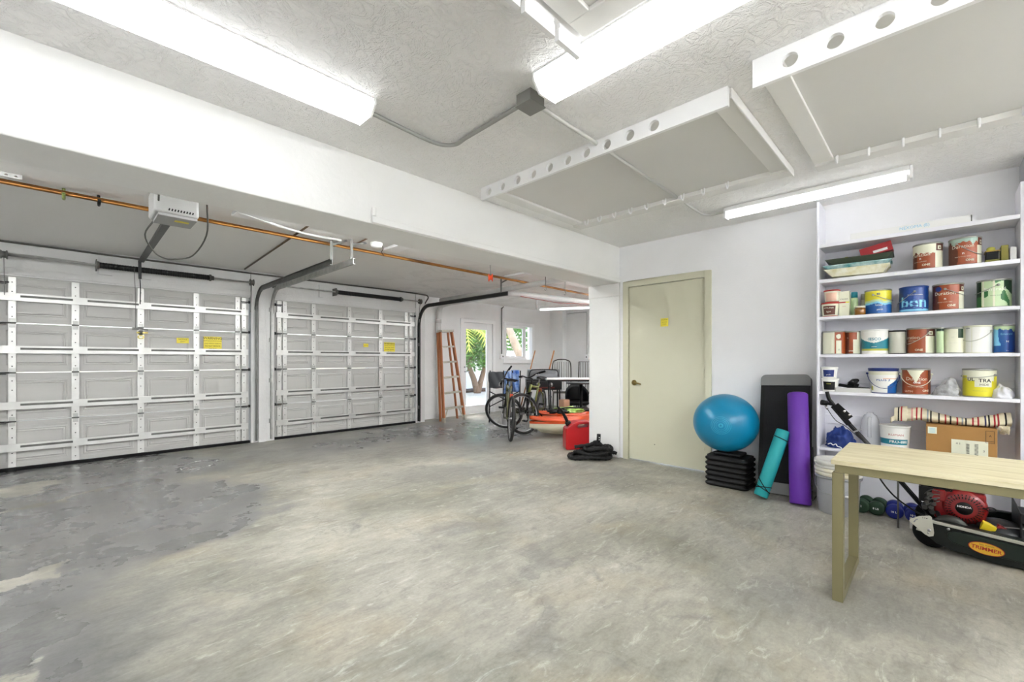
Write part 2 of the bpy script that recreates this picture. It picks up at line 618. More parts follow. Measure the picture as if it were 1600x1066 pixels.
# ---- cream flush door
d = sempty('door_1', 'closed cream flush door with brass lever handle', 'door', (XD, 2.235, 0))
def yb(b, y0, y1, z0, z1, x0, x1, m=0):
    return b.box(x0, x1, y0, y1, z0, z1, m)
fr = MB()
for (a, b2) in ((DY0 - .055, DY0 + .015), (DY1 - .015, DY1 + .055)):
    yb(fr, a - 2.235, b2 - 2.235, 0, DZ + .055, -.02, -.001)
yb(fr, DY0 + .015 - 2.235, DY1 - .015 - 2.235, DZ - .015, DZ + .055, -.02, -.001)
for (a, b2) in ((DY0 + .001, DY0 + .015), (DY1 - .015, DY1 - .001)):
    yb(fr, a - 2.235, b2 - 2.235, 0, DZ - .001, 0, .11)
yb(fr, DY0 + .015 - 2.235, DY1 - .015 - 2.235, DZ - .014, DZ - .001, 0, .11)
fr.build('door_frame', CREAM, d, bevel=.004)
lf = MB().box(.004, .045, DY0 + .018 - 2.235, DY1 - .018 - 2.235, .012, DZ - .019).build('door_leaf', CREAM, d, bevel=.002)
BRASS = mat('aged_brass', '#8f7b46', .3, .9)
h = MB()
hy = DY1 - .085 - 2.235
h.lathe([(.033, 0), (.033, .006), (.024, .014), (.012, .018), (.012, .045), (.0001, .046)], (.004, hy, .93), 0, 20, axis=(-1, 0, 0))
h.tube(smooth_path([(-.04, hy, .93), (-.045, hy - .03, .932), (-.042, hy - .075, .925), (-.038, hy - .11, .915)], 4), [.009] * 9 + [.008] * 3 + [.006], 0, 8)
h.build('handle', BRASS, lf)
for z in (.28, 1.06, 1.82):
    MB().cyl((-.008, DY0 + .016 - 2.235, z - .05), (-.008, DY0 + .016 - 2.235, z + .05), .008).box(-.006, .004, DY0 - .005 - 2.235, DY0 + .045 - 2.235, z - .045, z + .045).build('hinge', CREAM, d)
s = MB()
s.box(.001, .0035, -.045, .045, 1.585, 1.68, 0)
fl = lambda x0, y0, z0: (lambda u, v, w: (x0, y0 - u, z0 + v))
s.text('CAUTION', .018, fl(.0005, 0, 1.662)); s.text('KEEP DOOR', .012, fl(.0005, 0, 1.635)); s.text('CLOSED', .012, fl(.0005, 0, 1.612))
s.build('sticker', [YSIGN, INK], lf)
MB().cyl((.006, .12, .22), (.001, .12, .22), .006).build('nail_hole', DGALV, lf)

# ---- glass door
gd = sempty('door_4', 'white glazed garden door with daylight behind', 'door', (6.465, YF, 0))
f = MB()
w2 = (QX1 - QX0) / 2
f.box(-w2 - .05, -w2 + .03, -.03, .08, 0, QZ + .05).box(w2 - .03, w2 + .05, -.03, .08, 0, QZ + .05).box(-w2 + .03, w2 - .03, -.03, .08, QZ - .03, QZ + .05)
f.build('door_frame', WHITE, gd, bevel=.006)
l2 = MB()
l2.box(-w2 + .032, -w2 + .115, .0, .045, .012, QZ - .033).box(w2 - .20, w2 - .032, .0, .045, .012, QZ - .033)
l2.box(-w2 + .115, w2 - .20, .0, .045, .012, .19).box(-w2 + .115, w2 - .20, .0, .045, QZ - .17, QZ - .033)
lfo = l2.build('door_leaf', WHITE, gd, bevel=.005)
MB().box(-w2 + .11, w2 - .195, .018, .026, .185, QZ - .165).build('pane', GLASS, lfo)
MB().cyl((-w2 + .075, -.03, .95), (-w2 + .075, .0, .95), .012).tube([(-w2 + .075, -.03, .95), (-w2 + .17, -.035, .95)], .009).cyl((-w2 + .075, -.012, 1.05), (-w2 + .075, .0, 1.05), .02).build('handle', STEEL, lfo)
# ---- window
wd = sempty('window_1', 'small white-framed window with garden view', 'window', ((VX0 + VX1) / 2, YF, (VZ0 + VZ1) / 2))
hw, hh2 = (VX1 - VX0) / 2, (VZ1 - VZ0) / 2
f = MB()
for (a, b2, c2, d2) in ((-hw - .03, -hw + .05, -hh2 - .03, hh2 + .03), (hw - .05, hw + .03, -hh2 - .03, hh2 + .03), (-hw + .05, hw - .05, hh2 - .05, hh2 + .03), (-hw + .05, hw - .05, -hh2 - .03, -hh2 + .05)):
    f.box(a, b2, -.02, .14, c2, d2)
f.build('window_frame', WHITE, wd, bevel=.006)
f = MB()
f.box(-hw + .05, -hw + .09, .08, .12, -hh2 + .05, hh2 - .05).box(hw - .30, hw - .19, .08, .12, -hh2 + .05, hh2 - .05)
f.box(-hw + .09, hw - .30, .08, .12, hh2 - .1, hh2 - .05).box(-hw + .09, hw - .30, .08, .12, -hh2 + .05, -hh2 + .13)
f.build('sash', WHITE, wd, bevel=.004)
MB().box(-hw + .05, hw - .05, .095, .101, -hh2 + .05, hh2 - .05).build('pane', GLASS, wd)
MB().box(-hw - .06, hw + .06, -.05, -.021, -hh2 - .05, -hh2 - .028).build('window_sill', WHITE, wd, bevel=.004)

# ---- garage doors
def garage_door(name, label, x0, x1, cols, ends, signs):
    root = sempty(name, label, 'garage door', ((x0 + x1) / 2, YG, 0))
    ox = (x0 + x1) / 2
    zs = [0.02, .535, 1.065, 1.605, GH - .01]
    for k in range(4):
        b = MB()
        b.box(x0 + .01 - ox, x1 - .01 - ox, .035, .075, zs[k] + .003, zs[k + 1] - .003)
        # embossed long panels between the stiles
        cc = [x0 + .03] + cols + [x1 - .03]
        for a, c in zip(cc[:-1], cc[1:]):
            a2, c2 = a + .075 - ox, c - .075 - ox
            z0, z1 = zs[k] + .09, zs[k + 1] - .09
            for t, yy in ((0, .031), (.022, .027)):
                v = [(a2 + t, yy, z0 + t), (c2 - t, yy, z0 + t), (c2 - t, yy, z1 - t), (a2 + t, yy, z1 - t)]
                vi = [(a2 + t + .012, yy + .004, z0 + t + .012), (c2 - t - .012, yy + .004, z0 + t + .012), (c2 - t - .012, yy + .004, z1 - t - .012), (a2 + t + .012, yy + .004, z1 - t - .012)]
                vo2 = [(a2 + t - .012, .035, z0 + t - .012), (c2 - t + .012, .035, z0 + t - .012), (c2 - t + .012, .035, z1 - t + .012), (a2 + t - .012, .035, z1 - t + .012)]
                b.add(vo2 + v + vi, [(i, (i + 1) % 4, (i + 1) % 4 + 4, i + 4) for i in range(4)] + [(i + 4, (i + 1) % 4 + 4, (i + 1) % 4 + 8, i + 8) for i in range(4)] + ([(8, 9, 10, 11)] if t else []))
        # two shallow ribs and the lipped joint edge
        for zr in (zs[k] + .055, zs[k + 1] - .055):
            b.box(x0 + .02 - ox, x1 - .02 - ox, .030, .036, zr - .004, zr + .004)
        b.box(x0 + .02 - ox, x1 - .02 - ox, .024, .036, zs[k + 1] - .028, zs[k + 1] - .003)
        if k:
            b.box(x0 + .02 - ox, x1 - .02 - ox, .016, .036, zs[k] + .003, zs[k] + .016)
        b.build('door_panel', DOORP, root)
    # vertical stiles
    for c in cols + ends:
        b = MB()
        wd_ = .032 if c in cols else .028
        b.box(c - wd_ - ox, c + wd_ - ox, .004, .03, .04, GH - .03)
        for z in [q + o for q in zs[:4] for o in (.07, .17, .34, .44)]:
            b.cyl((c - ox, .0035, z), (c - ox, .0045, z), .006, 1, 8)
        b.build('stile', [STRUT, BLACKM], root, bevel=.002)
    # struts: U channels with long slots
    for z in (.25, .705, 1.315, 1.885):
        b = MB()
        xs = [x0 + .03 - ox, x1 - .03 - ox]
        slots = []
        q = xs[0] + .03
        marks = sorted(cols + [x0 + .1, x1 - .1])
        for a, c in zip(marks[:-1], marks[1:]):
            slots.append((a - ox + .10, c - ox - .02))
        outs = [[(xs[0], -.04), (xs[1], -.04), (xs[1], .04), (xs[0], .04)]]
        for a, c in slots:
            outs.append([(a, -.002), (c, -.002), (c, .022), (a, .022)])
        b.shape(outs, lambda u, v, w, z=z: (u, -.018 + w, z + v), .003, 0)
        b.box(xs[0], xs[1], -.018, .004, z + .037, z + .041).box(xs[0], xs[1], -.018, .004, z - .041, z - .037)
        b.box(xs[0], xs[1], -.002, .003, z - .035, z + .035, 1)
        b.build('strut', [STRUT, DGALV], root)
    # hinges at joints
    for z in zs[1:4]:
        for c in cols + ends:
            b = MB()
            b.box(c - .022 - ox, c + .022 - ox, -.004, .004, z - .05, z + .05)
            b.cyl((c - .03 - ox, -.006, z), (c + .03 - ox, -.006, z), .008, 1)
            b.build('hinge', [GALV, DGALV], root)
    # roller brackets at the door edges
    for xx, sgn in ((x0 + .07, -1), (x1 - .07, 1)):
        for z in zs[1:4] + [GH - .09]:
            b = MB()
            b.cyl((xx - ox - .05 * sgn, -.012, z), (xx - ox + .05 * sgn, -.012, z), .006, 0)
            b.lathe([(.02, -.008), (.022, 0), (.02, .008)], (xx - ox + .052 * sgn, -.012, z), 0, 12, axis=(1, 0, 0))
            b.box(xx - .04 - ox, xx + .03 - ox, -.016, .0035, z - .02, z - .012, 0)
            b.build('roller', BLACKM, root)
    MB().box(x0 + .005 - ox, x1 - .005 - ox, -.012, .034, 0, .034).build('bottom_seal', RUBBER, root)
    for (sx, sz, w, hgt, lines) in signs:
        b = MB()
        b.box(sx - w / 2 - ox, sx + w / 2 - ox, .018, .023, sz - hgt / 2, sz + hgt / 2, 0)
        f = lambda zz: (lambda u, v, w_: (sx - ox + u, .0165, zz + v))
        for i, (t, szs) in enumerate(lines):
            b.text(t, szs, f(sz + hgt / 2 - (i + .7) * hgt / (len(lines) + .4)), 1)
        b.build('warning_sticker', [YSIGN, INK], root)
    return root
W = [('WARNING', .045), ('GARAGE DOOR IS UNDER', .018), ('HIGH SPRING TENSION', .018), ('DO NOT REMOVE', .022), ('BRACKETS', .018)]
garage_door('door_2', 'left sectional garage door with lock and cord', G1[0], G1[1], [.064, .643, 1.217], [-.42, 1.70, 1.78],
            [(1.405, 1.43, .21, .19, W), (1.07, 1.46, .13, .07, [('NOTICE', .025), ('SAFETY', .018)])])
garage_door('door_3', 'right sectional garage door beside the ladder', G2[0], G2[1], [2.76, 3.353, 3.935], [2.25, 2.33, 4.46, 4.56],
            [(4.12, 1.43, .22, .19, W), (3.66, 1.46, .09, .06, [('NOTICE', .018)])])
# lock plate with T handle on the left door: a part of it
root = bpy.data.objects['door_2']
lk = MB()
lk.lathe([(.03, 0), (.03, .012), (.014, .02), (.014, .04), (.0001, .041)], (-.007, .0, 1.545), 0, 16, axis=(0, -1, 0))
lk.bar((-.06, -.03, 1.60), (.06, -.03, 1.58), .012, .012, 0).bar((-.05, -.02, 1.545), (.06, -.02, 1.545), .01, .02, 1)
lk.shape([circle(0, 0, .035), circle(0, 0, .02)], lambda u, v, w: (-.007 + u, -.012 + w, 1.49 + v * .7), .004, 1)
lk.build('lock', [DGALV, mat('lock_brass', '#a89a5a', .35, .8)], root)

# ---- header boards above the doors, pinned wood strips
struct(MB().box(G1[0], G1[1], YG - .012, YG - .001, 2.13, 2.20).box(.26, .38, YG - .03, YG - .001, 2.22, 2.44).box(.62, .74, YG - .03, YG - .001, 2.22, 2.46)
       .box(G2[0], G2[1], YG - .012, YG - .001, 2.13, 2.20).box(2.84, 2.90, YG - .02, YG - .001, 2.22, 2.42).build('trim_5', BAYWALL, bevel=.003), 'white header boards over the garage doors', 'trim')

# ================================================================== light fixtures
def fixture(name, label, cx, cy, z, L_, w, along='x', lens='faceted', group='lit fluorescent ceiling fixtures'):
    root = thing(name, label, 'light fixture', (cx, cy, z), 0 if along == 'x' else R(90), group)
    h = .085
    prof = [(-w / 2, -.01), (-w / 2, -.035), (-w / 2 + .045, -h), (w / 2 - .045, -h), (w / 2, -.035), (w / 2, -.01)]
    b = MB()
    n = len(prof)
    xs = [-L_ / 2 + .012, L_ / 2 - .012]
    v = [(x, y, zz) for x in xs for (y, zz) in prof]
    f = [(i, i + 1, n + i + 1, n + i) for i in range(n - 1)]
    b.add(v, f, 0)
    b.build('lens', LENS, root)
    for x0, x1 in ((-L_ / 2, -L_ / 2 + .011), (L_ / 2 - .011, L_ / 2)):
        b = MB()
        e = [(y * 1.03, zz - (.003 if zz < -.02 else -.010)) for (y, zz) in prof]
        v = [(x, y, zz) for x in (x0, x1) for (y, zz) in e]
        b.add(v, [tuple(range(n)), tuple(range(2 * n - 1, n - 1, -1))] + [(i, (i + 1) % n, n + (i + 1) % n, n + i) for i in range(n)], 0)
        b.build('end_cap', mat('translucent_cap', '#f4f4f2', .4), root)
    MB().box(-L_ / 2, L_ / 2, -w / 2 - .002, w / 2 + .002, -.009, -.0005).build('housing', WHITE, root)
    return root
fixture('ceiling_light', 'long lit fluorescent fixture along the beam', 1.145 - 1.22, 2.235, ZC, 2.44, .205)
fixture('ceiling_light', 'long lit fluorescent fixture pointing away from the door wall, beside grey junction box', 1.675, 1.40 - 1.22, ZC, 2.44, .205, 'y')
# slim strip fixture near the shelf wall: base tray and a round diffuser
t = thing('strip_light', 'slim lit tube fixture near the wall above the shelf unit', 'light fixture', (4.24, .765, ZC), R(90))
MB().box(-.62, .62, -.06, .06, -.035, -.0005).build('housing', WHITE, t, bevel=.004)
MB().tube([(-.60, 0, -.062), (.60, 0, -.062)], .03, 0, 14).build('tube', LENS, t)
for x in (-.636, .621):
    MB().box(x, x + .015, -.05, .05, -.095, -.0005).build('end_cap', WHITE, t, bevel=.004)
t = thing('shop_or_fill_light', 'lit white tube fixture hanging in the garage bay', 'light fixture', (7.35, 5.55, 2.30), R(-65))
MB().box(-.62, .62, -.06, .06, 0, .05).build('housing', WHITE, t, bevel=.004)
b = MB()
for y in (-.03, .03):
    b.tube([(-.6, y, -.02), (.6, y, -.02)], .014, 0, 10)
b.build('tube', LENS, t)
for x in (-.61, .61):
    MB().box(x - .01, x + .01, -.05, .05, -.04, 0).build('end_cap', WHITE, t)
for x in (-.5, .5):
    MB().tube([(x, 0, .05), (x, 0, .19)], .003, 0, 6).build('hanger', STEEL, t)
# added fill lights shaped as tube fixtures, unseen behind beam and viewpoint
def shop_or_fill_light(label, x, y, z, L_, rz=0, zc=ZC):
    t = thing('shop_or_fill_light', label, 'light fixture', (x, y, z), R(rz), 'added unseen fill lights')
    MB().box(-L_ / 2, L_ / 2, -.03, .03, .03, .06).build('housing', WHITE, t, bevel=.004)
    for s in (-1, 1):
        MB().tube([(-L_ / 2 + .01, s * .055, .03), (L_ / 2 - .01, s * .055, .03)], .019, 0, 10).build('tube', BARE if zc > 2.5 else BAREB, t)
        MB().box(s * L_ / 2 - .01 + s * .011, s * L_ / 2 + .01 + s * .011, -.08, .08, .0, .062).build('end_cap', WHITE, t)
        MB().tube([(s * L_ * .4, 0, .06), (s * L_ * .4, 0, zc - z - .001)], .003, 0, 6).build('hanger', STEEL, t)
for (x, lab) in ((-2.1, 'far left'), (-.75, 'left'), (1.6, 'middle'), (2.9, 'right'), (6.1, 'next to the pier'), (7.8, 'in the far corner')):
    shop_or_fill_light('added unseen fill light in the garage bay behind the beam, ' + lab, x, 3.52 if x < 7 else 4.4, 2.33 if x < 7 else 2.36, 1.2, 0, ZB)
for (x, y, lab) in ((-2.5, -1.2, 'left'), (-.3, -2.1, 'rear left'), (1.5, -1.6, 'rear middle'), (3.3, -2.2, 'rear right')):
    shop_or_fill_light('added unseen fill light behind the viewpoint, ' + lab, x, y, 2.15, 1.8)

# ================================================================== conduit and junction box
PAINTED = mat('painted_conduit', '#c9c8c4', .4, .2)
JBG = mat('junction_grey', '#8d8d89', .45, .3)
jb = thing('junction_box', 'grey metal junction box on the ceiling beside the fixture end', 'junction box', (1.70, 1.53, ZC))
MB().box(-.055, .055, -.05, .05, -.058, -.0005).build('box', JBG, jb, bevel=.003)
MB().box(-.06, .06, -.055, .055, -.064, -.0585).cyl((-.04, -.04, -.066), (-.04, -.04, -.064), .005).cyl((.04, .04, -.066), (.04, .04, -.064), .005).build('cover', JBG, jb)
zc = ZC - .022
tag(MB().tube(smooth_path([(1.16, 2.24, zc), (1.45, 2.26, zc), (1.64, 2.26, zc), (1.72, 2.19, zc), (1.715, 2.08, zc), (1.71, 1.9, zc), (1.70, 1.60, zc)], 6), .012).build('conduit', mat('conduit_grey', '#a3a39f', .4, .4)),
    'bent grey conduit from left fixture to junction box', 'conduit')
tag(MB().tube([(1.77, 1.535, zc), (2.3, 1.54, zc), (3.60, 1.57, zc)], .012).tube([(1.755, 1.535, zc), (1.80, 1.535, zc)], .017).build('conduit', PAINTED),
    'straight white conduit from junction box through the holed board', 'conduit')
tag(MB().tube(smooth_path([(3.72, 1.57, zc), (4.0, 1.58, zc), (4.17, 1.57, zc), (4.235, 1.52, zc), (4.24, 1.40, zc)], 6), .011).build('conduit', PAINTED),
    'short bent conduit feeding the slim tube fixture', 'conduit')

# ================================================================== rod racks on the ceiling
def rod_rack(label, x0, x1, y0, y1, holes, hooks, bh, grp):
    root = thing('rod_rack', label, 'rod rack', (x0, y1, ZC), 0, grp)
    X = x1 - x0; Yl = y1 - y0
    MB().box(.03, X, -Yl, 0, -.010, -.0005).build('ceiling_panel', SMOOTH, root)
    b = MB()
    b.box(X - .02, X + .10, -Yl, 0, -.045, -.0105)
    b.box(.03, X - .021, -.11, 0, -.030, -.0105)
    b.box(.03, X - .021, -Yl, -Yl + .11, -.030, -.0105)
    b.box(.03, X + .1, -Yl - .012, -Yl - .0, -.055, -.0005)
    b.build('frame', PLASTER, root, bevel=.004)
    outs = [[(0, 0), (Yl, 0), (Yl, -bh), (0, -bh)]] + [circle(y1 - h, -bh * .52, .031) for h in holes]
    MB().shape(outs, lambda u, v, w: (.012 + w, -u, v - .0005), .022).build('holed_board', WHITE, root)
    for hy in hooks:
        b = MB()
        yy = hy - y1
        b.tube(smooth_path([(X - .035, yy, -.012), (X - .037, yy, -.045), (X - .05, yy, -.068), (X - .072, yy, -.070), (X - .088, yy, -.055), (X - .088, yy, -.038)], 4), .0065)
        b.build('hook', WHITE, root)
    return root
rod_rack('white ceiling rod rack with ten holes, nearer the beam', 2.335, 3.60, .76, 2.64, [1.157, 1.311, 1.469, 1.621, 1.77, 1.925, 2.079, 2.232, 2.395, 2.547],
         [1.158, 1.338, 1.504, 1.659, 1.823, 1.978, 2.143, 2.303, 2.449], .10, None)
rod_rack('white ceiling rod rack over the table, cut off by the picture edge', 2.22, 3.66, -1.4, .615, [.466, .305, .148, -.01, -.17, -.33, -.49, -.65],
         [.486, .32, .155, -.006, -.165, -.33, -.49], .13, None)
# slotted rack above the camera
root = thing('rod_rack', 'white ceiling rack with slotted board at top edge of view', 'rod rack', (1.53, 1.10, ZC))
prof = [(0, 0), (-2.2, 0), (-2.2, -.10)]
xs = [-2.05, -1.75, -1.45, -1.15, -.85, -.58, -.36, -.16]
out = [(0, 0), (-2.2, 0), (-2.2, -.10)]
for x in xs:
    out += [(x - .012, -.10), (x - .012, -.055)] + [(x - .02, -.045), (x - .018, -.03), (x, -.024), (x + .018, -.03), (x + .02, -.045)] + [(x + .012, -.055), (x + .012, -.10)]
out += [(0, -.10)]
MB().shape([out], lambda u, v, w: (u, w, v - .0005), .02).build('slotted_board', WHITE, root)
MB().box(-2.2, 0, -1.1, -.03, -.010, -.0005).build('ceiling_panel', SMOOTH, root)
MB().box(-.11, 0, -1.1, -.03, -.03, -.0105).box(-2.2, -.111, -.13, -.03, -.03, -.0105).build('frame', PLASTER, root, bevel=.004)

# ================================================================== garage bay hardware
# copper pipes
for i, (yy, zz, lab) in enumerate([(4.66, 2.455, 'upper copper pipe running under the bay ceiling'), (4.60, 2.43, 'lower copper pipe running under the bay ceiling')]):
    b = MB().tube([(XL + .3, yy, zz), (2.0, yy + .02, zz), (6.0, yy + .1, zz), (8.8, yy + .14, zz)], .014, 0, 10)
    tag(b.build('copper_pipe', COPPER), lab, 'pipe')
def strap(x, y, z, m, lab, w=.03):
    b = MB()
    b.tube(smooth_path([(x, y - .055, z - .03), (x, y - .03, z - .05), (x, y, z - .052), (x, y + .03, z - .05), (x, y + .055, z - .01), (x, y + .06, ZB - .001)], 4), w / 3)
    tag(b.build('pipe_clamp', m), lab, 'pipe clamp')
strap(-.02, 4.63, 2.455, mat('green_clamp', '#7d8a4a', .5), 'olive green clamp around the copper pipes')
strap(.17, 4.63, 2.455, BLACK, 'black clamp around the copper pipes')
b = MB().shape([[(-.45, -.02), (-.22, -.02), (-.22, .02), (-.45, .02)]] + [circle(-.43 + i * .045, 0, .008, 10) for i in range(5)], lambda u, v, w: (u, 4.56 + w, 2.472 + v * .8), .003)
tag(b.build('perforated_strap', GALV), 'perforated metal strap at the left end of the copper pipes', 'strap')

def track(name_label, x, ycurve, yend, zt, side, m, hanger=None):
    root = thing('garage_door_track', name_label, 'door track', (x, YG, 0))
    pts = [(0, -.06, .03), (0, -.06, 1.85)] + [(0, -.06 - .32 * (1 - math.cos(a)), 1.87 + (zt - 1.87) * math.sin(a)) for a in [i * PI / 2 / 8 for i in range(1, 9)]]
    pts.append((0, yend - YG, zt + .0))
    v = []; f = []
    for i, p in enumerate(pts):
        q0 = Vector(pts[max(i - 1, 0)]); q1 = Vector(pts[min(i + 1, len(pts) - 1)])
        tdir = (q1 - q0).normalized()
        nrm = Vector((0, -tdir.z, tdir.y))
        for (a, c) in ((-.004, -.032), (.022, -.032), (.022, -.026), (.003, -.026), (.003, .026), (.022, .026), (.022, .032), (-.004, .032)):
            v.append(Vector(p) + nrm * c + Vector((a * side, 0, 0)))
    k = 8
    for i in range(len(pts) - 1):
        for j in range(k):
            l = (j + 1) % k
            f.append((i * k + j, i * k + l, (i + 1) * k + l, (i + 1) * k + j))
    f.append(tuple(range(k))); f.append(tuple(range(len(v) - 1, len(v) - 1 - k, -1)))
    MB().add(v, f, 0).build('rail', m, root)
    for z in (.3, .9, 1.5, 1.95):
        MB().box(-.012, .012, -.075, -.03 if False else -.041, z - .03, z + .03).box(-.02 if side > 0 else .005, -.005 if side > 0 else .02, -.06, -.023, z - .03, z + .03).build('bracket', GALV, root)
    if hanger:
        b = MB()
        for (hx, hy) in hanger:
            b.bar((hx - x, hy - YG, zt + .02), (hx - x, hy - YG, ZB - .002), .03, .004, up=(0, 1, 0))
            b.bar((hx - x, hy - YG, zt + .18), (hx - x + .18, hy - YG + .02, ZB - .002), .02, .004, up=(0, 1, 0))
        b.build('hanger', DGALV, root)
    return root
track('right track of the left garage door', 1.925, 0, 4.50, 2.22, -1, DGALV, [(1.925, 4.52)])
track('left track of the right garage door', 2.115, 0, 4.42, 2.25, 1, GALV, [(2.115, 4.46)])
track('dark right track of the right garage door', 4.71, 0, 4.70, 2.22, -1, mat('dark_track', '#3b3b39', .4, .6), [(4.71, 4.85)])
track('left track of the left garage door, at picture edge', -.555, 0, 4.5, 2.22, 1, DGALV, None)

def torsion(label, x0, x1, s0, s1):
    root = thing('torsion_spring', label, 'torsion spring', ((x0 + x1) / 2, YG - .115, 2.315))
    o = (x0 + x1) / 2
    MB().tube([(x0 - o, 0, 0), (x1 - o, 0, 0)], .012).build('shaft', GALV, root)
    b = MB()
    n = 90
    b.lathe([(.033 + .003 * (i % 2), s0 - o + (s1 - s0) * i / n) for i in range(n + 1)], (0, 0, 0), 0, 14, axis=(1, 0, 0), smooth=False)
    b.build('spring', BLACKM, root)
    for s in (s0, s1):
        b = MB().lathe([(.045, -.02), (.045, .0), (.03, .005), (.03, .03)], (s - o, 0, 0), 0, 14, axis=(1, 0, 0))
        if s == s0:
            b.box(s - o - .03, s - o - .02, -.04, .113, -.06, .06)
        b.build('spring_cone', DGALV, root)
    for s in (x0 + .03, x1 - .03):
        b = MB().lathe([(.045, -.025), (.05, -.02), (.035, -.012), (.035, .012), (.05, .02), (.045, .025)], (s - o, 0, 0), 0, 16, axis=(1, 0, 0))
        b.bar((s - o, 0, -.01), (s - o, .06, -.42), .006, .006)
        b.build('cable_drum', DGALV, root)
    return root
torsion('black torsion spring over the left garage door', -.5, 1.88, .26, 1.36)
torsion('black torsion spring over the right garage door', 2.12, 4.72, 3.09, 4.28)

# garage door opener
t = thing('garage_door_opener', 'white ceiling-hung garage door opener with vents and yellow label', 'garage door opener', (.545, 3.95, 2.215))
MB().box(-.13, .13, -.09, .20, .018, .20).build('housing', mat('opener_housing', '#a6a6a4', .5), t, bevel=.02, segs=4)
b = MB()
b.box(-.105, .12, -.075, .19, .0, .0175)
b.box(-.0, .085, .0, .045, -.002, -.0005, 1)
b.build('lamp_cover', [mat('opener_cover', '#9b9b9a', .45), YSIGN], t, bevel=.002)
b = MB()
for i in range(9):
    b.cbox((-.045 + i * .017, -.0905, .045), (.008, .004, .016), 0, (0, .3, 0))
b.build('vent_slots', BLACK, t)
for x in (-.125, .125):
    for y in (-.05, .14):
        b = MB().bar((x, y, .20), (x, y, ZB - 2.216), .025, .004, up=(0, 1, 0))
        b.build('hanger', GALV, t)
b = MB().bar((-.01, .20, .05), (.09, 3.06, .205), .05, .03)
b.build('rail', mat('dark_rail', '#4a4a48', .45, .5), t)
MB().bar((.07, 3.0, .20), (.075, 3.03, -.02), .03, .015, up=(0, 1, 0)).tube(smooth_path([(.075, 3.03, -.02), (.075, 2.98, -.15), (.075, 3.02, -.33)], 4), .005).build('door_arm', BLACKM, t)
MB().tube(smooth_path([(.02, 3.01, .1), (.03, 2.98, -.3), (.03, 3.0, -.62)], 4), .003).box(.0, .06, 2.985, 3.0, -.65, -.62).build('release_cord', DGALV, t)
tag(MB().tube(smooth_path([(.40, 3.60, ZB - .01), (.43, 3.75, 2.36), (.45, 4.05, 2.25), (.43, 4.5, 2.20), (.50, 4.70, 2.12), (.57, 4.75, 2.08), (.66, 4.8, 2.09), (.77, 4.7, 2.12), (.78, 4.2, 2.2), (.72, 3.85, 2.34), (.70, 3.75, ZB - .01)], 5), .006).build('power_cord', mat('grey_cord', '#55554f', .6)),
    'grey power cord looping below the garage door opener', 'cord')
# ceiling conduits and wires of the bay
tag(MB().tube([(1.60, 4.25, ZB - .012), (1.74, 6.95, ZB - .012)], .010).build('conduit', mat('brown_conduit', '#5b4d3b', .5, .3)), 'thin dark pipe crossing bay ceiling toward the garage doors', 'pipe')
tag(MB().tube([(1.57, 4.24, ZB - .012), (2.2, 4.27, ZB - .012), (2.22, 4.6, ZB - .012)], .009).build('conduit', COPPER), 'thin copper pipe hugging the beam above the track hangers', 'pipe')
tag(MB().tube(smooth_path([(1.0, 4.25, ZB - .02), (1.4, 4.42, ZB - .03), (1.7, 4.5, ZB - .03), (2.0, 4.45, ZB - .04)], 5), .012).build('cable', PVC), 'pale cable draped along the bay ceiling by the pipes', 'cable')
tag(MB().tube(smooth_path([(XL + .3, YG - .03, 2.46), (-.6, YG - .03, 2.47), (.5, YG - .035, 2.462), (1.6, YG - .06, 2.458), (2, YG - .07, 2.455), (4.2, YG - .06, 2.47), (4.86, YG - .06, 2.46)], 6), .012).build('cable', mat('dark_cable', '#45453f', .6)),
    'dark cable along the top of the garage door wall', 'cable')
tag(MB().tube(smooth_path([(4.873, YG - .06, 2.46), (4.93, YG - .03, 2.42), (4.95, YG + .1, 2.33), (4.95, YF - .02, 2.2), (4.95, YF - .02, 1.83)], 6), .012).build('cable', MATS['dark_cable']),
    'dark cable bending down to the white box at the ladder top', 'cable')
tag(MB().tube(smooth_path([(XL + .3, YG - .06, 2.31), (-.5, YG - .05, 2.345), (.2, YG - .04, 2.33)], 6), .008).build('cable', GALV), 'thin cable along header above the left garage door', 'cable')
tag(MB().box(-.04, .04, -.03, 0, -.05, .05).build('switch_box', WHITE, bevel=.004, loc=(4.96, YF - .001, 1.78)), 'small white box on wall at the ladder top', 'box')
# bay ceiling vents / hatch plates
for (x, y, w, d, lab) in [(2.62, 4.35, .16, .42, 'white plate on bay ceiling right of the track hangers'), (4.72, 4.5, .16, .42, 'white plate on bay ceiling beside the orange reel'),
                          (1.15, 4.3, .3, .22, 'grey hatch plate on bay ceiling right of the opener'), (7.2, 4.45, .5, .3, 'white plate on the bay ceiling above the pipes, farthest right')]:
    tag(MB().box(-w / 2, w / 2, -d / 2, d / 2, -.03, -.0005).build('ceiling_plate', WHITE, bevel=.004, loc=(x, y, ZB)), lab, 'panel')
t = thing('smoke_alarm', 'round white smoke alarm with wire on the bay ceiling', 'smoke alarm', (2.38, 4.42, ZB))
MB().lathe([(.065, -.0005), (.065, -.02), (.055, -.045), (.0001, -.05)], (0, 0, 0)).build('body', WHITE, t)
MB().tube(smooth_path([(.07, 0, -.004), (.085, .01, -.05), (.06, .0, -.09), (.09, 0, -.12)], 4), .004).build('wire', BLACK, t)
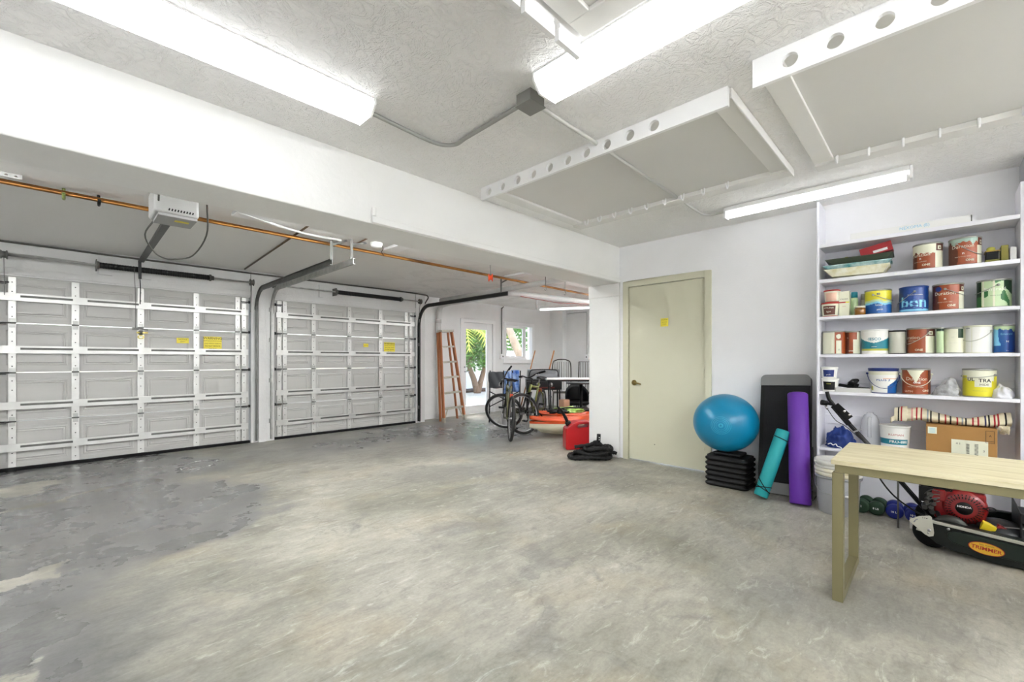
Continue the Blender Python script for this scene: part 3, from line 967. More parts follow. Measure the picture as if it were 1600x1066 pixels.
# big pvc drain pipes
tag(MB().tube(smooth_path([(5.33, YF - .07, 0), (5.33, YF - .07, 1.2), (5.33, YF - .07, 2.05), (5.33, YF - .12, 2.25), (5.33, YF - .3, 2.33), (5.31, 6.3, 2.34), (5.28, 5.5, 2.35), (5.3, 5.28, 2.35), (5.5, 5.2, 2.35), (6.3, 5.05, 2.34), (8.9, 4.55, 2.33)], 6), .052, 0, 14)
    .lathe([(.060, -.04), (.060, .04)], (5.33, YF - .07, 2.0), 0, 14).build('drain_pipe', PVC), 'fat grey-white drain pipe rising behind the ladder and along bay ceiling', 'pipe')
tag(MB().tube([(5.07, 6.9, 2.36), (4.95, 3.35, 2.36)], .042, 0, 14).build('drain_pipe', PVC), 'fat grey-white drain pipe crossing the bay ceiling toward the beam', 'pipe')
# hooks, orange reel
t = thing('cord_reel', 'orange plastic reel hanging on the copper pipes', 'cord reel', (3.98, 4.30, 2.31))
MB().lathe([(.0001, -.03), (.05, -.03), (.055, -.02), (.03, -.012), (.03, .012), (.055, .02), (.05, .03), (.0001, .03)], (0, 0, 0), 0, 18, axis=(.7, -.7, 0)).build('reel', mat('orange_plastic', '#d9481c', .45), t)
MB().tube([(0, .0, .0), (0, .01, .178)], .004).build('hanger', STEEL, t)
for (x, y, z, lab) in [(4.83, 4.05, 2.24, 'twisted wire hook hanging from the bay ceiling, left one'), (5.55, 4.25, 2.27, 'twisted wire hook hanging from the bay ceiling, right one')]:
    tag(MB().tube(smooth_path([(0, 0, ZB - z - .002), (0, 0, .08), (.0, 0, .03), (.02, 0, .0), (.0, 0, -.03), (-.025, 0, -.02)], 5), .005).build('wire_hook', DGALV, loc=(x, y, z)), lab, 'hook')
tag(MB().tube(smooth_path([(5.2, 4.9, 2.25), (5.6, 4.8, 2.22), (6.3, 4.9, 2.24), (7.0, 4.8, 2.28)], 5), .006).build('cable', mat('red_cable', '#8c4a3f', .6)), 'thin reddish cable drooping below the drain pipe', 'cable')
tag(MB().tube(smooth_path([(0, 0, .19), (0, 0, .02), (.03, 0, -.03), (.08, 0, -.03), (.09, 0, .03)], 5), .012).build('utility_hook', WHITE, loc=(6.98, 6.1, 2.30)), 'white utility hook at the end of the hanging tube fixture', 'hook')
# conduits with outlets
t = thing('wall_outlet', 'outlet box with conduit between glass door and window', 'outlet', (7.18, YF, 1.29))
MB().box(-.055, .055, -.05, -.001, -.06, .06).cyl((0.02, -.053, 0), (.02, -.05, 0), .02, 1).build('box', [WHITE, DGALV], t, bevel=.004)
MB().tube(smooth_path([(0, -.03, .06), (0, -.03, 1.05), (0.01, -.03, 1.13), (.06, -.03, 1.18)], 5), .012).build('conduit', DGALV, t)
t = thing('wall_outlet', 'outlet box with white conduit on the end wall', 'outlet', (XE, 6.30, 1.28))
MB().box(-.05, -.001, -.055, .055, -.06, .06).cyl((-.054, 0, 0), (-.05, 0, 0), .02, 1).build('box', [WHITE, DGALV], t, bevel=.004)
MB().tube(smooth_path([(-.03, 0, .06), (-.03, 0, 1.05), (-.03, .02, 1.11), (-.03, .1, 1.13), (-.03, .6, 1.13)], 5), .016).build('conduit', PVC, t)
tag(MB().tube([(XE - .06, 6.0, 2.3), (XE - .06, 6.0, 1.0)], .012).build('power_cord', BLACK), 'black cord hanging down the end wall beside the pier', 'cord')

# ================================================================== step ladder
t = thing('step_ladder', 'closed orange and grey step ladder with five steps against the wall', 'step ladder', (5.31, 6.78, 0), rot=(0, R(-3.2), R(-4)))
WOODL = mat('orange_fibreglass', '#b06a3c', .5, var=.25, vs=6, stretch=(1, 1, .3))
ALU = mat('worn_aluminium', '#b9b4a6', .45, .3, var=.2, vs=20)
top = 1.80
def lad(z, s):   # rail x offset narrowing upward, lean backward
    return (s * (.245 - .115 * z / top), .16 * z / top, z)
for s in (-1, 1):
    MB().bar(lad(0.02, s), lad(top - .04, s), .03, .075, up=(0, 1, 0)).build('front_rail', WOODL, t, bevel=.004)
    MB().bar((s * .20 - .04, .13, .02), (s * .12 - .03, .225, top - .05), .028, .045, up=(0, 1, 0)).build('rear_rail', WOODL, t, bevel=.004)
    f = MB().bar(lad(0, s), lad(.10, s), .038, .085, up=(0, 1, 0))
    f.build('foot', ALU, t, bevel=.004)
for z in (.28, .58, .88, 1.18, 1.48):
    w = .245 - .115 * z / top
    y = .16 * z / top
    MB().box(-w + .015, w - .015, y - .05, y + .045, z - .004, z + .004).box(-w + .015, w - .015, y - .05, y - .045, z - .03, z).build('step', ALU, t, bevel=.002)
b = MB()
for s in (-1, 1):
    b.bar(lad(.27, s), (s * .13, .0, .02 + .26), .02, .004).bar((s * .225, .01, .05), (s * .12, .025, .27), .025, .006, up=(0, 1, 0))
b.build('brace', ALU, t)
MB().box(-.145, .145, .08, .26, top - .045, top).build('top_cap', ALU, t, bevel=.008)

# ================================================================== bicycles
TYRE = mat('tyre_rubber', '#1c1c1b', .65, bump=.2, bs=120)
def bike(label, rear, heading, steer, fcol, lean=0, rc=.335, wb=1.03, grp=None):
    root = thing('bicycle', label, 'bicycle', (rear[0], rear[1], 0), rot=(R(lean), 0, R(heading)))
    root.rotation_mode = 'XYZ'
    FR = mat('frame_' + fcol[1:], fcol, .3, .3, coat=.4)
    bb = Vector((.44, 0, .29)); seat_top = Vector((.30, 0, .80)); hd_top = Vector((.79, 0, .80)); hd_bot = Vector((.855, 0, .66))
    ax = Vector((0, 0, rc)); fx = Vector((wb, 0, rc))
    b = MB()
    b.tube([bb, seat_top], .017).tube([hd_bot + Vector((-.01, 0, .02)), bb], .021).tube([hd_top + Vector((0, 0, -.03)), seat_top + Vector((.02, 0, -.07))], .018).tube([hd_top, hd_bot], .023)
    for s in (-1, 1):
        b.tube([bb + Vector((0, s * .03, 0)), (.2, s * .045, rc - .02), ax + Vector((0, s * .065, 0))], .010)
        b.tube([seat_top + Vector((.02, s * .02, -.09)), (.14, s * .05, .60), ax + Vector((0, s * .065, 0))], .009)
    b.build('frame', FR, root)
    def wheel(par, c):
        w = MB()
        w.tube([(rc * math.cos(a) * .93 + c[0], c[1], rc * math.sin(a) * .93 + c[2]) for a in [2 * PI * i / 40 for i in range(40)]], .024, 0, 10, closed=True)
        wo_ = w.build('wheel', TYRE, par)
        w = MB()
        w.tube([(rc * math.cos(a) * .86 + c[0], c[1], rc * math.sin(a) * .86 + c[2]) for a in [2 * PI * i / 40 for i in range(40)]], .011, 0, 6, closed=True)
        for i in range(28):
            a = 2 * PI * i / 28
            s = (-1) ** i
            w.tube([(c[0] + .02 * math.cos(a + .8 * s), c[1] + .03 * s, c[2] + .02 * math.sin(a + .8 * s)), (c[0] + rc * .85 * math.cos(a), c[1], c[2] + rc * .85 * math.sin(a))], .0012, 0, 4)
        w.cyl((c[0], c[1] - .05, c[2]), (c[0], c[1] + .05, c[2]), .018)
        w.build('rim_and_spokes', STEEL, wo_)
    wheel(root, ax)
    # front end turns about the head tube
    st = bpy.data.objects.new('fork', None)
    hdir = (hd_top - hd_bot).normalized()
    piv = hd_bot
    b = MB()
    def rel(p): return Vector(p)
    Mst = Matrix.Translation(piv) @ Matrix.Rotation(R(steer), 4, hdir) @ Matrix.Translation(-piv)
    for s in (-1, 1):
        b.tube([Mst @ (piv + Vector((0, s * .055, -.005))), Mst @ Vector((.93, s * .06, .50)), Mst @ (fx + Vector((0, s * .06, 0)))], [.018, .016, .011])
    b.tube([Mst @ (piv + Vector((0, -.06, 0))), Mst @ (piv + Vector((0, .06, 0)))], .018)
    b.build('fork', BLACKM, root)
    w = MB()
    c = fx
    ring = [Mst @ Vector((rc * math.cos(a) * .93 + c[0], 0, rc * math.sin(a) * .93 + c[2])) for a in [2 * PI * i / 40 for i in range(40)]]
    w.tube(ring, .024, 0, 10, closed=True)
    wo_ = w.build('wheel', TYRE, root)
    w = MB()
    w.tube([Mst @ Vector((rc * math.cos(a) * .86 + c[0], 0, rc * math.sin(a) * .86 + c[2])) for a in [2 * PI * i / 40 for i in range(40)]], .011, 0, 6, closed=True)
    for i in range(28):
        a = 2 * PI * i / 28
        s = (-1) ** i
        w.tube([Mst @ Vector((c[0] + .02 * math.cos(a + .8 * s), .03 * s, c[2] + .02 * math.sin(a + .8 * s))), Mst @ Vector((c[0] + rc * .85 * math.cos(a), 0, c[2] + rc * .85 * math.sin(a)))], .0012, 0, 4)
    w.tube([Mst @ (c + Vector((0, -.05, 0))), Mst @ (c + Vector((0, .05, 0)))], .018)
    w.build('rim_and_spokes', STEEL, wo_)
    hb = hd_top + hdir * .10
    f = hb + Vector((.07, 0, .03))
    bar = MB()
    bar.tube([Mst @ hd_top, Mst @ hb, Mst @ f], .015)
    bar.tube([Mst @ p for p in smooth_path([f + Vector((-.06, -.32, .05)), f + Vector((-.03, -.18, .04)), f + Vector((0, -.05, 0)), f + Vector((0, .05, 0)), f + Vector((-.03, .18, .04)), f + Vector((-.06, .32, .05))], 5)], .012)
    hbo = bar.build('handlebar', BLACKM, root)
    for s in (-1, 1):
        MB().tube([Mst @ (f + Vector((-.045, s * .22, .045))), Mst @ (f + Vector((-.065, s * .345, .052)))], .017).build('grip', RUBBER, hbo)
        MB().tube([Mst @ (f + Vector((-.03, s * .17, .035))), Mst @ (f + Vector((.02, s * .20, .01))), Mst @ (f + Vector((.0, s * .29, .0)))], .006).build('brake_lever', STEEL, hbo)
    # saddle
    def sad(u, v):
        x = -.14 + .27 * u
        w_ = .075 * (1 - u) ** .8 + .02
        a = PI * (v - .5)
        return (seat_top.x - .03 + x, math.sin(a) * w_, seat_top.z + .085 + .022 * math.cos(a) + .012 * math.cos(u * 6))
    MB().grid(12, 11, sad).build('saddle', BLACK, root, solid=.02)
    MB().tube([seat_top, seat_top + Vector((-.025, 0, .08))], .013).build('seat_post', STEEL, root)
    # drivetrain
    b = MB()
    b.lathe([(.0001, -.004), (.095, -.004), (.095, .004), (.0001, .004)], bb + Vector((0, -.055, 0)), 0, 28, axis=(0, 1, 0), smooth=False)
    b.tube([bb + Vector((0, -.07, 0)), bb + Vector((.04, -.075, -.165))], .011).tube([bb + Vector((0, .07, 0)), bb + Vector((-.04, .075, .165))], .011).cyl(bb + Vector((0, -.075, 0)), bb + Vector((0, .075, 0)), .016)
    b.tube([bb + Vector((0, -.055, .095)), (0, -.05, rc + .04)], .004).tube([bb + Vector((0, -.055, -.095)), (.02, -.05, rc - .12)], .004)
    b.lathe([(.0001, -.01), (.05, -.01), (.035, .01), (.0001, .01)], ax + Vector((0, -.05, 0)), 0, 20, axis=(0, 1, 0))
    b.box(-.02, .03, -.075, -.05, rc - .14, rc - .03)
    b.build('crank_set', DGALV, root)
    for (s, p) in ((-1, bb + Vector((.04, -.12, -.165))), (1, bb + Vector((-.04, .12, .165)))):
        MB().cbox(p, (.09, .085, .022)).build('pedal', BLACK, root, bevel=.004)
    MB().cbox((.13, 0, .66), (.02, .05, .06), 0, (0, .3, 0)).build('reflector', mat('red_reflector', '#b5401f', .3), root)
    return root
bike('bicycle seen from behind with red reflector, front wheel turned', (4.575, 4.52), 50.5, 72, '#5e5f3c', 3)
bike('olive green bicycle with wide handlebar, right of the one seen from behind', (6.08, 5.28), 205.5, -38, '#6d7432', -7)

# folded blue / grey chair and bucket between the bikes
t = thing('folded_chair', 'folded blue and grey fabric chair standing behind the bicycles', 'folding chair', (5.85, 5.98, 0), R(-46))
BLUEF = mat('blue_fabric', '#2f63b4', .8, var=.5, vs=9, col2='#9fb6d8')
GREYF = mat('dark_grey_fabric', '#4b4e52', .85)
def cushion(w, h, d, x, y, z, sag=.02):
    def fn(u, v):
        a, c = u * 2 - 1, v * 2 - 1
        return (x + a * w / 2, y - d * (1 - a * a) * (1 - c * c) + sag * math.sin(5 * a + 3 * c), z + c * h / 2)
    return fn
MB().grid(14, 14, cushion(.26, .30, .05, -.13, -.04, .82)).build('seat_fabric', GREYF, t, solid=.02)
MB().grid(14, 14, cushion(.14, .50, .04, .10, -.06, .74)).build('side_fabric', BLUEF, t, solid=.02)
MB().grid(14, 14, cushion(.16, .42, .05, .24, .0, .80)).build('side_fabric', BLUEF, t, solid=.02)
b = MB()
for x in (-.26, 0, .17, .32):
    b.tube([(x, .02, 0), (x + .02, -.02, 1.0)], .012)
b.tube([(-.26, .02, .3), (.32, .02, .6)], .01).tube([(-.26, .02, .6), (.32, .02, .3)], .01)
b.build('frame', BLACKM, t)
t = thing('bucket', 'white plastic bucket on floor behind the bicycles', 'bucket', (5.72, 5.72, .0))
MB().lathe([(.10, 0), (.12, .30), (.13, .31), (.13, .32), (.112, .32), (.095, .01), (.0001, .01)], (0, 0, 0), 0, 20).build('body', WHITE, t)
MB().tube([(.13 * math.cos(a), -.13 * math.sin(a) * .6, .30 - .13 * math.sin(a)) for a in [PI * i / 12 for i in range(13)]], .003).build('handle', STEEL, t)

# ================================================================== kayaks, life vest
ORANGE = mat('orange_hull', '#cf4d14', .4, var=.25, vs=2)
HULLW = mat('cream_hull', '#dcd8c0', .45, var=.06, vs=3)
def kayak(label, tip, heading, length=2.75, w=.60):
    root = thing('kayak', label, 'kayak', (tip[0], tip[1], 0), R(heading), 'orange and cream kayaks')
    def wd(u):
        return w / 2 * math.sin(PI * min(max(u, .0), 1)) ** .62 + .001
    def rise(u):
        return .10 * abs(2 * u - 1) ** 3
    def hull(u, v):
        a = PI * v
        W = wd(u)
        y = -W * math.cos(a)
        z = .24 - (.20 - rise(u) * 1.2) * math.sin(a) ** .55
        if abs(v - .5) < .12 and .06 < u < .9:
            z -= .035 * (1 - abs(v - .5) / .12)
        return (u * length, y, z)
    MB().grid(40, 25, hull).build('hull', HULLW, root)
    def deck(u, v):
        W = wd(u) * 1.02
        a = 2 * v - 1
        z = .24 + .055 * (1 - a ** 6) + rise(u) * .5
        for c in (.33, .66):
            z -= .10 * math.exp(-((u - c) / .09) ** 4) * max(0, 1 - (abs(a) / .8) ** 6)
        return (u * length, a * W, z)
    MB().grid(60, 25, deck).build('deck', ORANGE, root, solid=.006)
    def rim(u):
        out = []
    b = MB()
    for s in (-1, 1):
        b.grid(40, 3, lambda u, v, s=s: (u * length, s * (wd(u) * 1.02 + .004), .225 + v * .035))
    b.build('side_stripe', ORANGE, root)
    MB().tube([(.16 + .05 * math.cos(a), 0, .31 + .06 * math.sin(a)) for a in [PI * i / 10 for i in range(11)]], .008).build('carry_handle', BLACK, root)
    return root
kayak('front orange and cream kayak beside the red gas can', (4.98, 4.50), -27, 2.45)
kayak('rear orange and cream kayak under the green life vest', (5.60, 4.90), -27, 2.7)
t = thing('life_vest', 'lime green and black life vest lying on the rear kayak', 'life vest', (6.14, 4.62, .312), R(-27))
LIME = mat('lime_fabric', '#7fae2e', .8, var=.4, vs=14, col2='#c3d98a')
def blob(sx, sy, sz, seed, amp=.25):
    def fn(u, v):
        th = 2 * PI * u; ph = PI * (v - .5)
        d = Vector((math.cos(th) * math.cos(ph), math.sin(th) * math.cos(ph), math.sin(ph)))
        k = 1 + amp * mnoise.noise(d * 2.3 + Vector((seed, seed * .7, 0))) + amp * .5 * mnoise.noise(d * 6 + Vector((seed, 0, seed)))
        return (d.x * sx * k, d.y * sy * k, max(d.z, -.35) * sz * k)
    return fn
MB().grid(30, 16, blob(.30, .17, .06, 3.1, .5), closed_u=True).build('vest_body', LIME, t)
b = MB()
for (x, y) in ((-.32, -.05), (-.18, -.10), (.30, .02)):
    v0 = len(b.v)
    b.grid(20, 10, lambda u, v, x=x, y=y: tuple(Vector(blob(.12, .10, .05, 5 + x, .4)(u, v)) + Vector((x, y, 0))), closed_u=True)
b.tube(smooth_path([(-.3, -.1, .05), (-.1, -.12, .07), (.1, -.1, .06), (.32, -.08, .05)], 5), .012)
b.build('straps', BLACK, t)

# ================================================================== gas can, rope
t = thing('gas_can', 'red plastic gas can with black spout beside the pier', 'gas can', (4.86, 3.50, 0), R(-40))
t.scale = (1.2, 1.2, 1.2)
REDP = mat('red_plastic', '#b8141a', .35, var=.1, vs=5)
out = [(-.15, 0), (.15, 0), (.16, .015), (.16, .25), (.145, .30), (.09, .315), (-.03, .315), (-.09, .29), (-.155, .235), (-.16, .21), (-.16, .015)]
hole = [(-.02, .245), (.09, .255), (.10, .275), (.08, .288), (-.01, .28), (-.03, .262)]
MB().shape([out, hole], lambda u, v, w: (u, w, v), .17).build('body', REDP, t, bevel=.022, segs=3)
MB().cyl((-.105, 0, .265), (-.125, 0, .305), .032, 0, 16).build('cap', BLACK, t)
MB().tube(smooth_path([(-.125, 0, .305), (-.15, 0, .36), (-.20, -.01, .44), (-.235, -.02, .47)], 4), [.019] * 5 + [.016] * 4 + [.012] * 4).build('spout', BLACK, t)

t = thing('battle_rope', 'heap of thick black braided rope on floor by the pier', 'rope', (4.46, 3.02, 0), 0)
def braid(pts, r, seg=10):
    P = smooth_path(pts, 14)
    rr = [r * (1 + .10 * math.sin(i * 1.15)) for i in range(len(P))]
    return P, rr
b = MB()
rndr = random.Random(4)
ex, ey = Vector((.70, -.71, 0)), Vector((.71, .70, 0))     # along the heap (to the right in view) and away
for k in range(9):
    lay = k // 3
    a, c = .255 - .035 * (k % 3) - .045 * lay, .13 - .022 * (k % 3) - .012 * lay
    ph = rndr.uniform(-.1, .1)
    pts = []
    for i in range(14):
        th = 2 * PI * i / 14
        p = ex * (a * math.cos(th) + .03 * lay + ph * .3) + ey * (c * math.sin(th)) + Vector((0, 0, .026 + lay * .050 + .014 * math.sin(3 * th + k) + .006))
        p.z = max(p.z, .024)
        pts.append(p)
    P = smooth_path(pts, 8, closed=True)
    b.tube(P, [.022 * (1 + .10 * math.sin(i * 1.3)) for i in range(len(P))], 0, 8, closed=True)
# the strands rising to the end cap
for k in range(5):
    P, rr = braid([ex * (-.20 + .06 * k) + ey * .02 + Vector((0, 0, .14)), ex * (-.02 + .03 * k) + Vector((0, 0, .17)), ex * (.07 + .01 * k) + Vector((0, 0, .205 - .01 * k)), ex * (.15 + .02 * k) + Vector((0, 0, .14 - .012 * k)), ex * (.22 + .02 * k) + Vector((0, 0, .07))], .021)
    b.tube(P, rr, 0, 8)
P, rr = braid([ex * .16 + Vector((0, 0, .14)), ex * .22 + Vector((0, 0, .10)), ex * .31 + Vector((0, 0, .065))], .021)
b.tube(P, rr, 0, 8)
b.build('rope', mat('black_rope', '#0f0f10', .75, bump=.6, bs=90), t)
b = MB()
b.cyl(ex * .09 + Vector((0, 0, .20)), ex * .095 + Vector((0, 0, .30)), .024, 0, 14)
for z in (.235, .262):
    b.cbox(ex * .095 - Vector((.68, .68, 0)) * .026 + Vector((0, 0, z)), (.006, .006, .010), 1)
b.build('end_cap', [BLACK, WINK], t)

# ================================================================== grill, tables, chairs in the bay corner
t = thing('gas_grill', 'black gas grill with rounded grey lid and two knobs', 'grill', (7.03, 5.97, -.035), R(-45))
GB = mat('grill_black', '#191a1b', .4, .2)
b = MB()
b.box(-.36, .36, -.22, .24, .62, .84)
b.build('firebox', GB, t, bevel=.01)
def lid(u, v):
    a = PI * v
    return ((u - .5) * .66, -.22 * math.cos(a) + .01, .845 + .20 * math.sin(a) ** .7)
b = MB().grid(8, 17, lid)
n0 = len(b.v)
for x in (-.33, .33):
    o_ = len(b.v)
    vs = [lid(0 if x < 0 else 1, i / 16) for i in range(17)]
    b.add(vs, [tuple(range(17))])
b.build('lid', mat('lid_grey', '#77797c', .35, .5), t)
MB().tube(smooth_path([(-.30, -.20, .90), (-.28, -.27, 1.0), (-.20, -.27, 1.04), (.20, -.27, 1.04), (.28, -.27, 1.0), (.30, -.20, .90)], 5), .010).build('lid_handle', BLACKM, t)
MB().box(-.36, .36, -.27, -.221, .64, .80).build('control_panel', GB, t, bevel=.01)
for x in (-.12, .14):
    MB().lathe([(.045, 0), (.045, .01), (.028, .015), (.024, .04), (.0001, .042)], (x, -.271, .73), 0, 18, axis=(0, -1, 0)).build('knob', STEEL, t)
MB().box(-.20, .22, -.276, -.2715, .655, .685).build('red_strip', mat('dark_red', '#5e1b16', .5), t)
b = MB()
for x in (-.33, .33):
    for y in (-.19, .2):
        b.box(x - .015, x + .015, y - .015, y + .015, .036, .62)
b.box(-.33, .33, -.2, .21, .18, .20)
b.build('cart', BLACKM, t)
tag(MB().lathe([(.0001, 0), (.11, 0), (.14, .05), (.14, .22), (.10, .29), (.04, .31), (.03, .35), (.0001, .35)], (0, 0, 0), 0, 20).build('propane_tank', mat('tank_grey', '#8f9294', .4, .2), loc=(6.99, 6.01, .166)), 'grey gas tank standing on the grill cart shelf', 'gas tank')

def bayt(name, lab, cat, x, y, rz): return thing(name, lab, cat, (x, y, 0), R(rz))
t = bayt('folding_table', 'white-topped folding table with black legs in front of the grill', 'table', 6.88, 5.06, -45)
MB().box(-.55, .42, -.20, .20, .825, .855).build('tabletop', WHITE, t, bevel=.01)
MB().box(-.53, .40, -.19, .19, .795, .8245).build('apron', BLACKM, t)
for x in (-.48, .35):
    for s in (-1, 1):
        MB().tube([(x, s * .17, .80), (x + .03, s * .17, 0)], .014).build('leg', BLACKM, t)
MB().tube([(.32, -.17, .5), (.32, .17, .5)], .008).tube([(-.45, -.17, .5), (-.45, .17, .5)], .008).build('brace', BLACKM, t)
t = bayt('pedestal_table', 'small black pedestal table standing behind the folding table', 'table', 7.38, 5.24, -45)
MB().lathe([(.30, .72), (.31, .73), (.31, .745), (.0001, .746)], (0, 0, 0), 0, 28).build('tabletop', mat('dark_grey_top', '#6a6c6e', .3), t)
MB().cyl((0, 0, .02), (0, 0, .719), .03).build('column', BLACKM, t)
MB().lathe([(.22, 0), (.22, .02), (.0001, .03)], (0, 0, 0), 0, 24).build('base', BLACKM, t)

def back_chair(name, lab, x, y, rz, arch=True, w=.44, h=1.22, m=None):
    t = bayt(name, lab, 'chair', x, y, rz)
    m = m or mat('bronze_metal', '#4d4b43', .5, .4)
    b = MB()
    if arch:
        b.tube(smooth_path([(-w / 2, .2, .44), (-w / 2, .2, h - .14), (-w * .3, .2, h - .02), (0, .2, h), (w * .3, .2, h - .02), (w / 2, .2, h - .14), (w / 2, .2, .44)], 6), .014)
    else:
        b.tube([(-w / 2, .2, .44), (-w / 2 + .02, .22, h), (w / 2 - .02, .22, h), (w / 2, .2, .44)], .014)
    for i in range(1, 8):
        xx = -w / 2 + w * i / 8
        b.tube([(xx, .2, .46), (xx, .21, h - (.06 if arch else .01))], .006)
    b.build('backrest', m, t)
    MB().box(-w / 2, w / 2, -.22, .2, .42, .445).build('seat', m, t, bevel=.01)
    for sx in (-1, 1):
        for sy in (-1, 1):
            MB().tube([(sx * w * .46, sy * .19, .42), (sx * w * .5, sy * .22, 0)], .012).build('leg', m, t)
    return t
back_chair('patio_chair', 'arched bronze metal patio chair at end wall, left of its square twin', 8.30, 6.45, -50)
back_chair('patio_chair', 'square-backed bronze metal patio chair beside the arched one', 8.62, 5.95, -60, False, .46, 1.16)
back_chair('patio_chair', 'grey mesh patio chair half hidden by the pier', 8.35, 5.32, -55, False, .46, 1.12, mat('mesh_grey', '#8d8d8b', .6))
t = bayt('tub_chair', 'black rounded tub chair behind the kayaks next to the pier', 'chair', 7.87, 5.69, -48)
def tub(u, v):
    a = PI * (.0 + u)
    return (.26 * math.cos(a), .05 + .26 * math.sin(a), .25 + v * (.20 + .22 * math.sin(a)))
MB().grid(21, 6, tub).build('backrest', BLACK, t, solid=.03)
MB().lathe([(.25, .22), (.27, .25), (.25, .29), (.0001, .30)], (0, .05, 0), 0, 24).build('seat', BLACK, t)
for sx in (-1, 1):
    for sy in (-1, 1):
        MB().tube([(sx * .17, .05 + sy * .17, .22), (sx * .2, .05 + sy * .2, 0)], .015).build('leg', BLACKM, t)
tag(MB().box(-.09, .09, -.07, .07, 0, .45).build('storage_box', mat('tan_plastic', '#b98d72', .6), bevel=.02, loc=(6.66, 5.12, 0)), 'tan plastic box standing behind the kayaks', 'box')
for i, (x, y, dx, lab) in enumerate([(7.21, 6.79, .13, 'long wooden broom handle leaning left of the grill lid'), (7.51, 6.48, .13, 'thick wooden paddle handle leaning right of the broom')]):
    t = thing('broom' if i == 0 else 'paddle', lab, 'broom' if i == 0 else 'paddle', (x, y, 0))
    MB().tube([(0, 0, .12 if i == 0 else .10), (dx + .1, -dx - .11, 1.42)], [.016, .013 + .004 * i]).build('handle', mat('handle_wood', '#b07a4e', .5, var=.2, vs=12), t)
    if i == 0:
        MB().box(-.14, .14, -.03, .03, 0, .12).build('bristles', mat('bristles', '#3b4030', .9), t, bevel=.01)
    else:
        MB().cbox((0, 0, .30), (.16, .035, .60)).build('blade', mat('paddle_brown', '#7a4a30', .5), t, bevel=.015)

# ================================================================== battle-station by the door: ball on steps, mats, bench
t0 = None
RY0, RY1 = 1.235, 1.625
STEPB = mat('step_black', '#080809', .5, spec=.3)
def step_riser(z, label, first=None):
    t = thing('step_riser', label, 'step riser', (4.46, 1.43, z), 0, 'black step risers stacked under the ball')
    b = MB()
    n = 20
    out = rrect(.29, .385, .05, 5)
    rings = []
    prof = [(0, .006), (.006, 0), (0, .012), (-.014, .018), (-.014, .040), (-.004, .0475)]
    prof = [(-.012, .0), (0, .008), (.004, .018), (0, .028), (-.014, .034), (-.014, .0478)]
    m = len(out)
    for (e, zz) in prof:
        for (x, y) in out:
            l = math.hypot(x, y)
            b.v.append((x * (1 + e / l), y * (1 + e / l), zz))
    f = []
    for i in range(len(prof) - 1):
        for k in range(m):
            l = (k + 1) % m
            f.append((i * m + k, i * m + l, (i + 1) * m + l, (i + 1) * m + k))
    f.append(tuple(range(m - 1, -1, -1)))
    f.append(tuple(range((len(prof) - 1) * m, len(prof) * m)))
    b.f = f; b.m = [0] * len(f); b.s = [True] * (len(f) - 2) + [False] * 2
    b.build('block', STEPB, t)
    return t
nm = ['bottom', 'second from the bottom', 'third from the bottom', 'third from the top', 'second from the top', 'top']
first = step_riser(0, 'black ridged step riser, bottom of the stack under the ball')
for k in range(1, 6):
    c = copy_thing(first, (4.46, 1.43, k * .048), 'black ridged step riser, %s of the stack under the ball' % nm[k])
    if k == 5:
        b = MB()
        b.lathe([(.0001, .0485), (.12, .0485), (.145, .053), (.15, .065), (.145, .078), (.125, .083), (.11, .076), (.0001, .076)], (0, 0, 0), 0, 4, M=Matrix.Diagonal((.9, 1.15, 1, 1)) @ Matrix.Rotation(R(45), 4, 'Z'), smooth=False)
        b.build('top_platform', STEPB, c, bevel=.012, segs=3)
t = thing('exercise_ball', 'large teal blue exercise ball resting on the black risers', 'exercise ball', (4.455, 1.472, .310))
b = MB()
b.ball((0, 0, .286), .289, 0, 64, (1, 1, .955))
b.build('ball', mat('teal_ball', '#077aa2', .28, bump=.02, bs=3), t)
d = Vector((-.955, -.18, .02)).normalized()
b = MB()
ctr = Vector((0, 0, .286))
for rr, r in ((.015, .006), (.04, .0013), (.055, .0018), (.07, .0018), (.085, .0018)):
    a0 = d.orthogonal().normalized(); a1 = d.cross(a0)
    b.tube([ctr + (d * math.cos(rr / .289) + (a0 * math.cos(q) + a1 * math.sin(q)) * math.sin(rr / .289)) * .2888 * Vector((1, 1, 1)).x for q in [2 * PI * i / 36 for i in range(36)]], r, 0, 5, closed=True)
for vv in range(len(b.v)):
    b.v[vv] = (b.v[vv][0], b.v[vv][1], .286 + (b.v[vv][2] - .286) * .955)
b.build('moulded_rings', mat('teal_ball_rings', '#2b9dbc', .35), t)

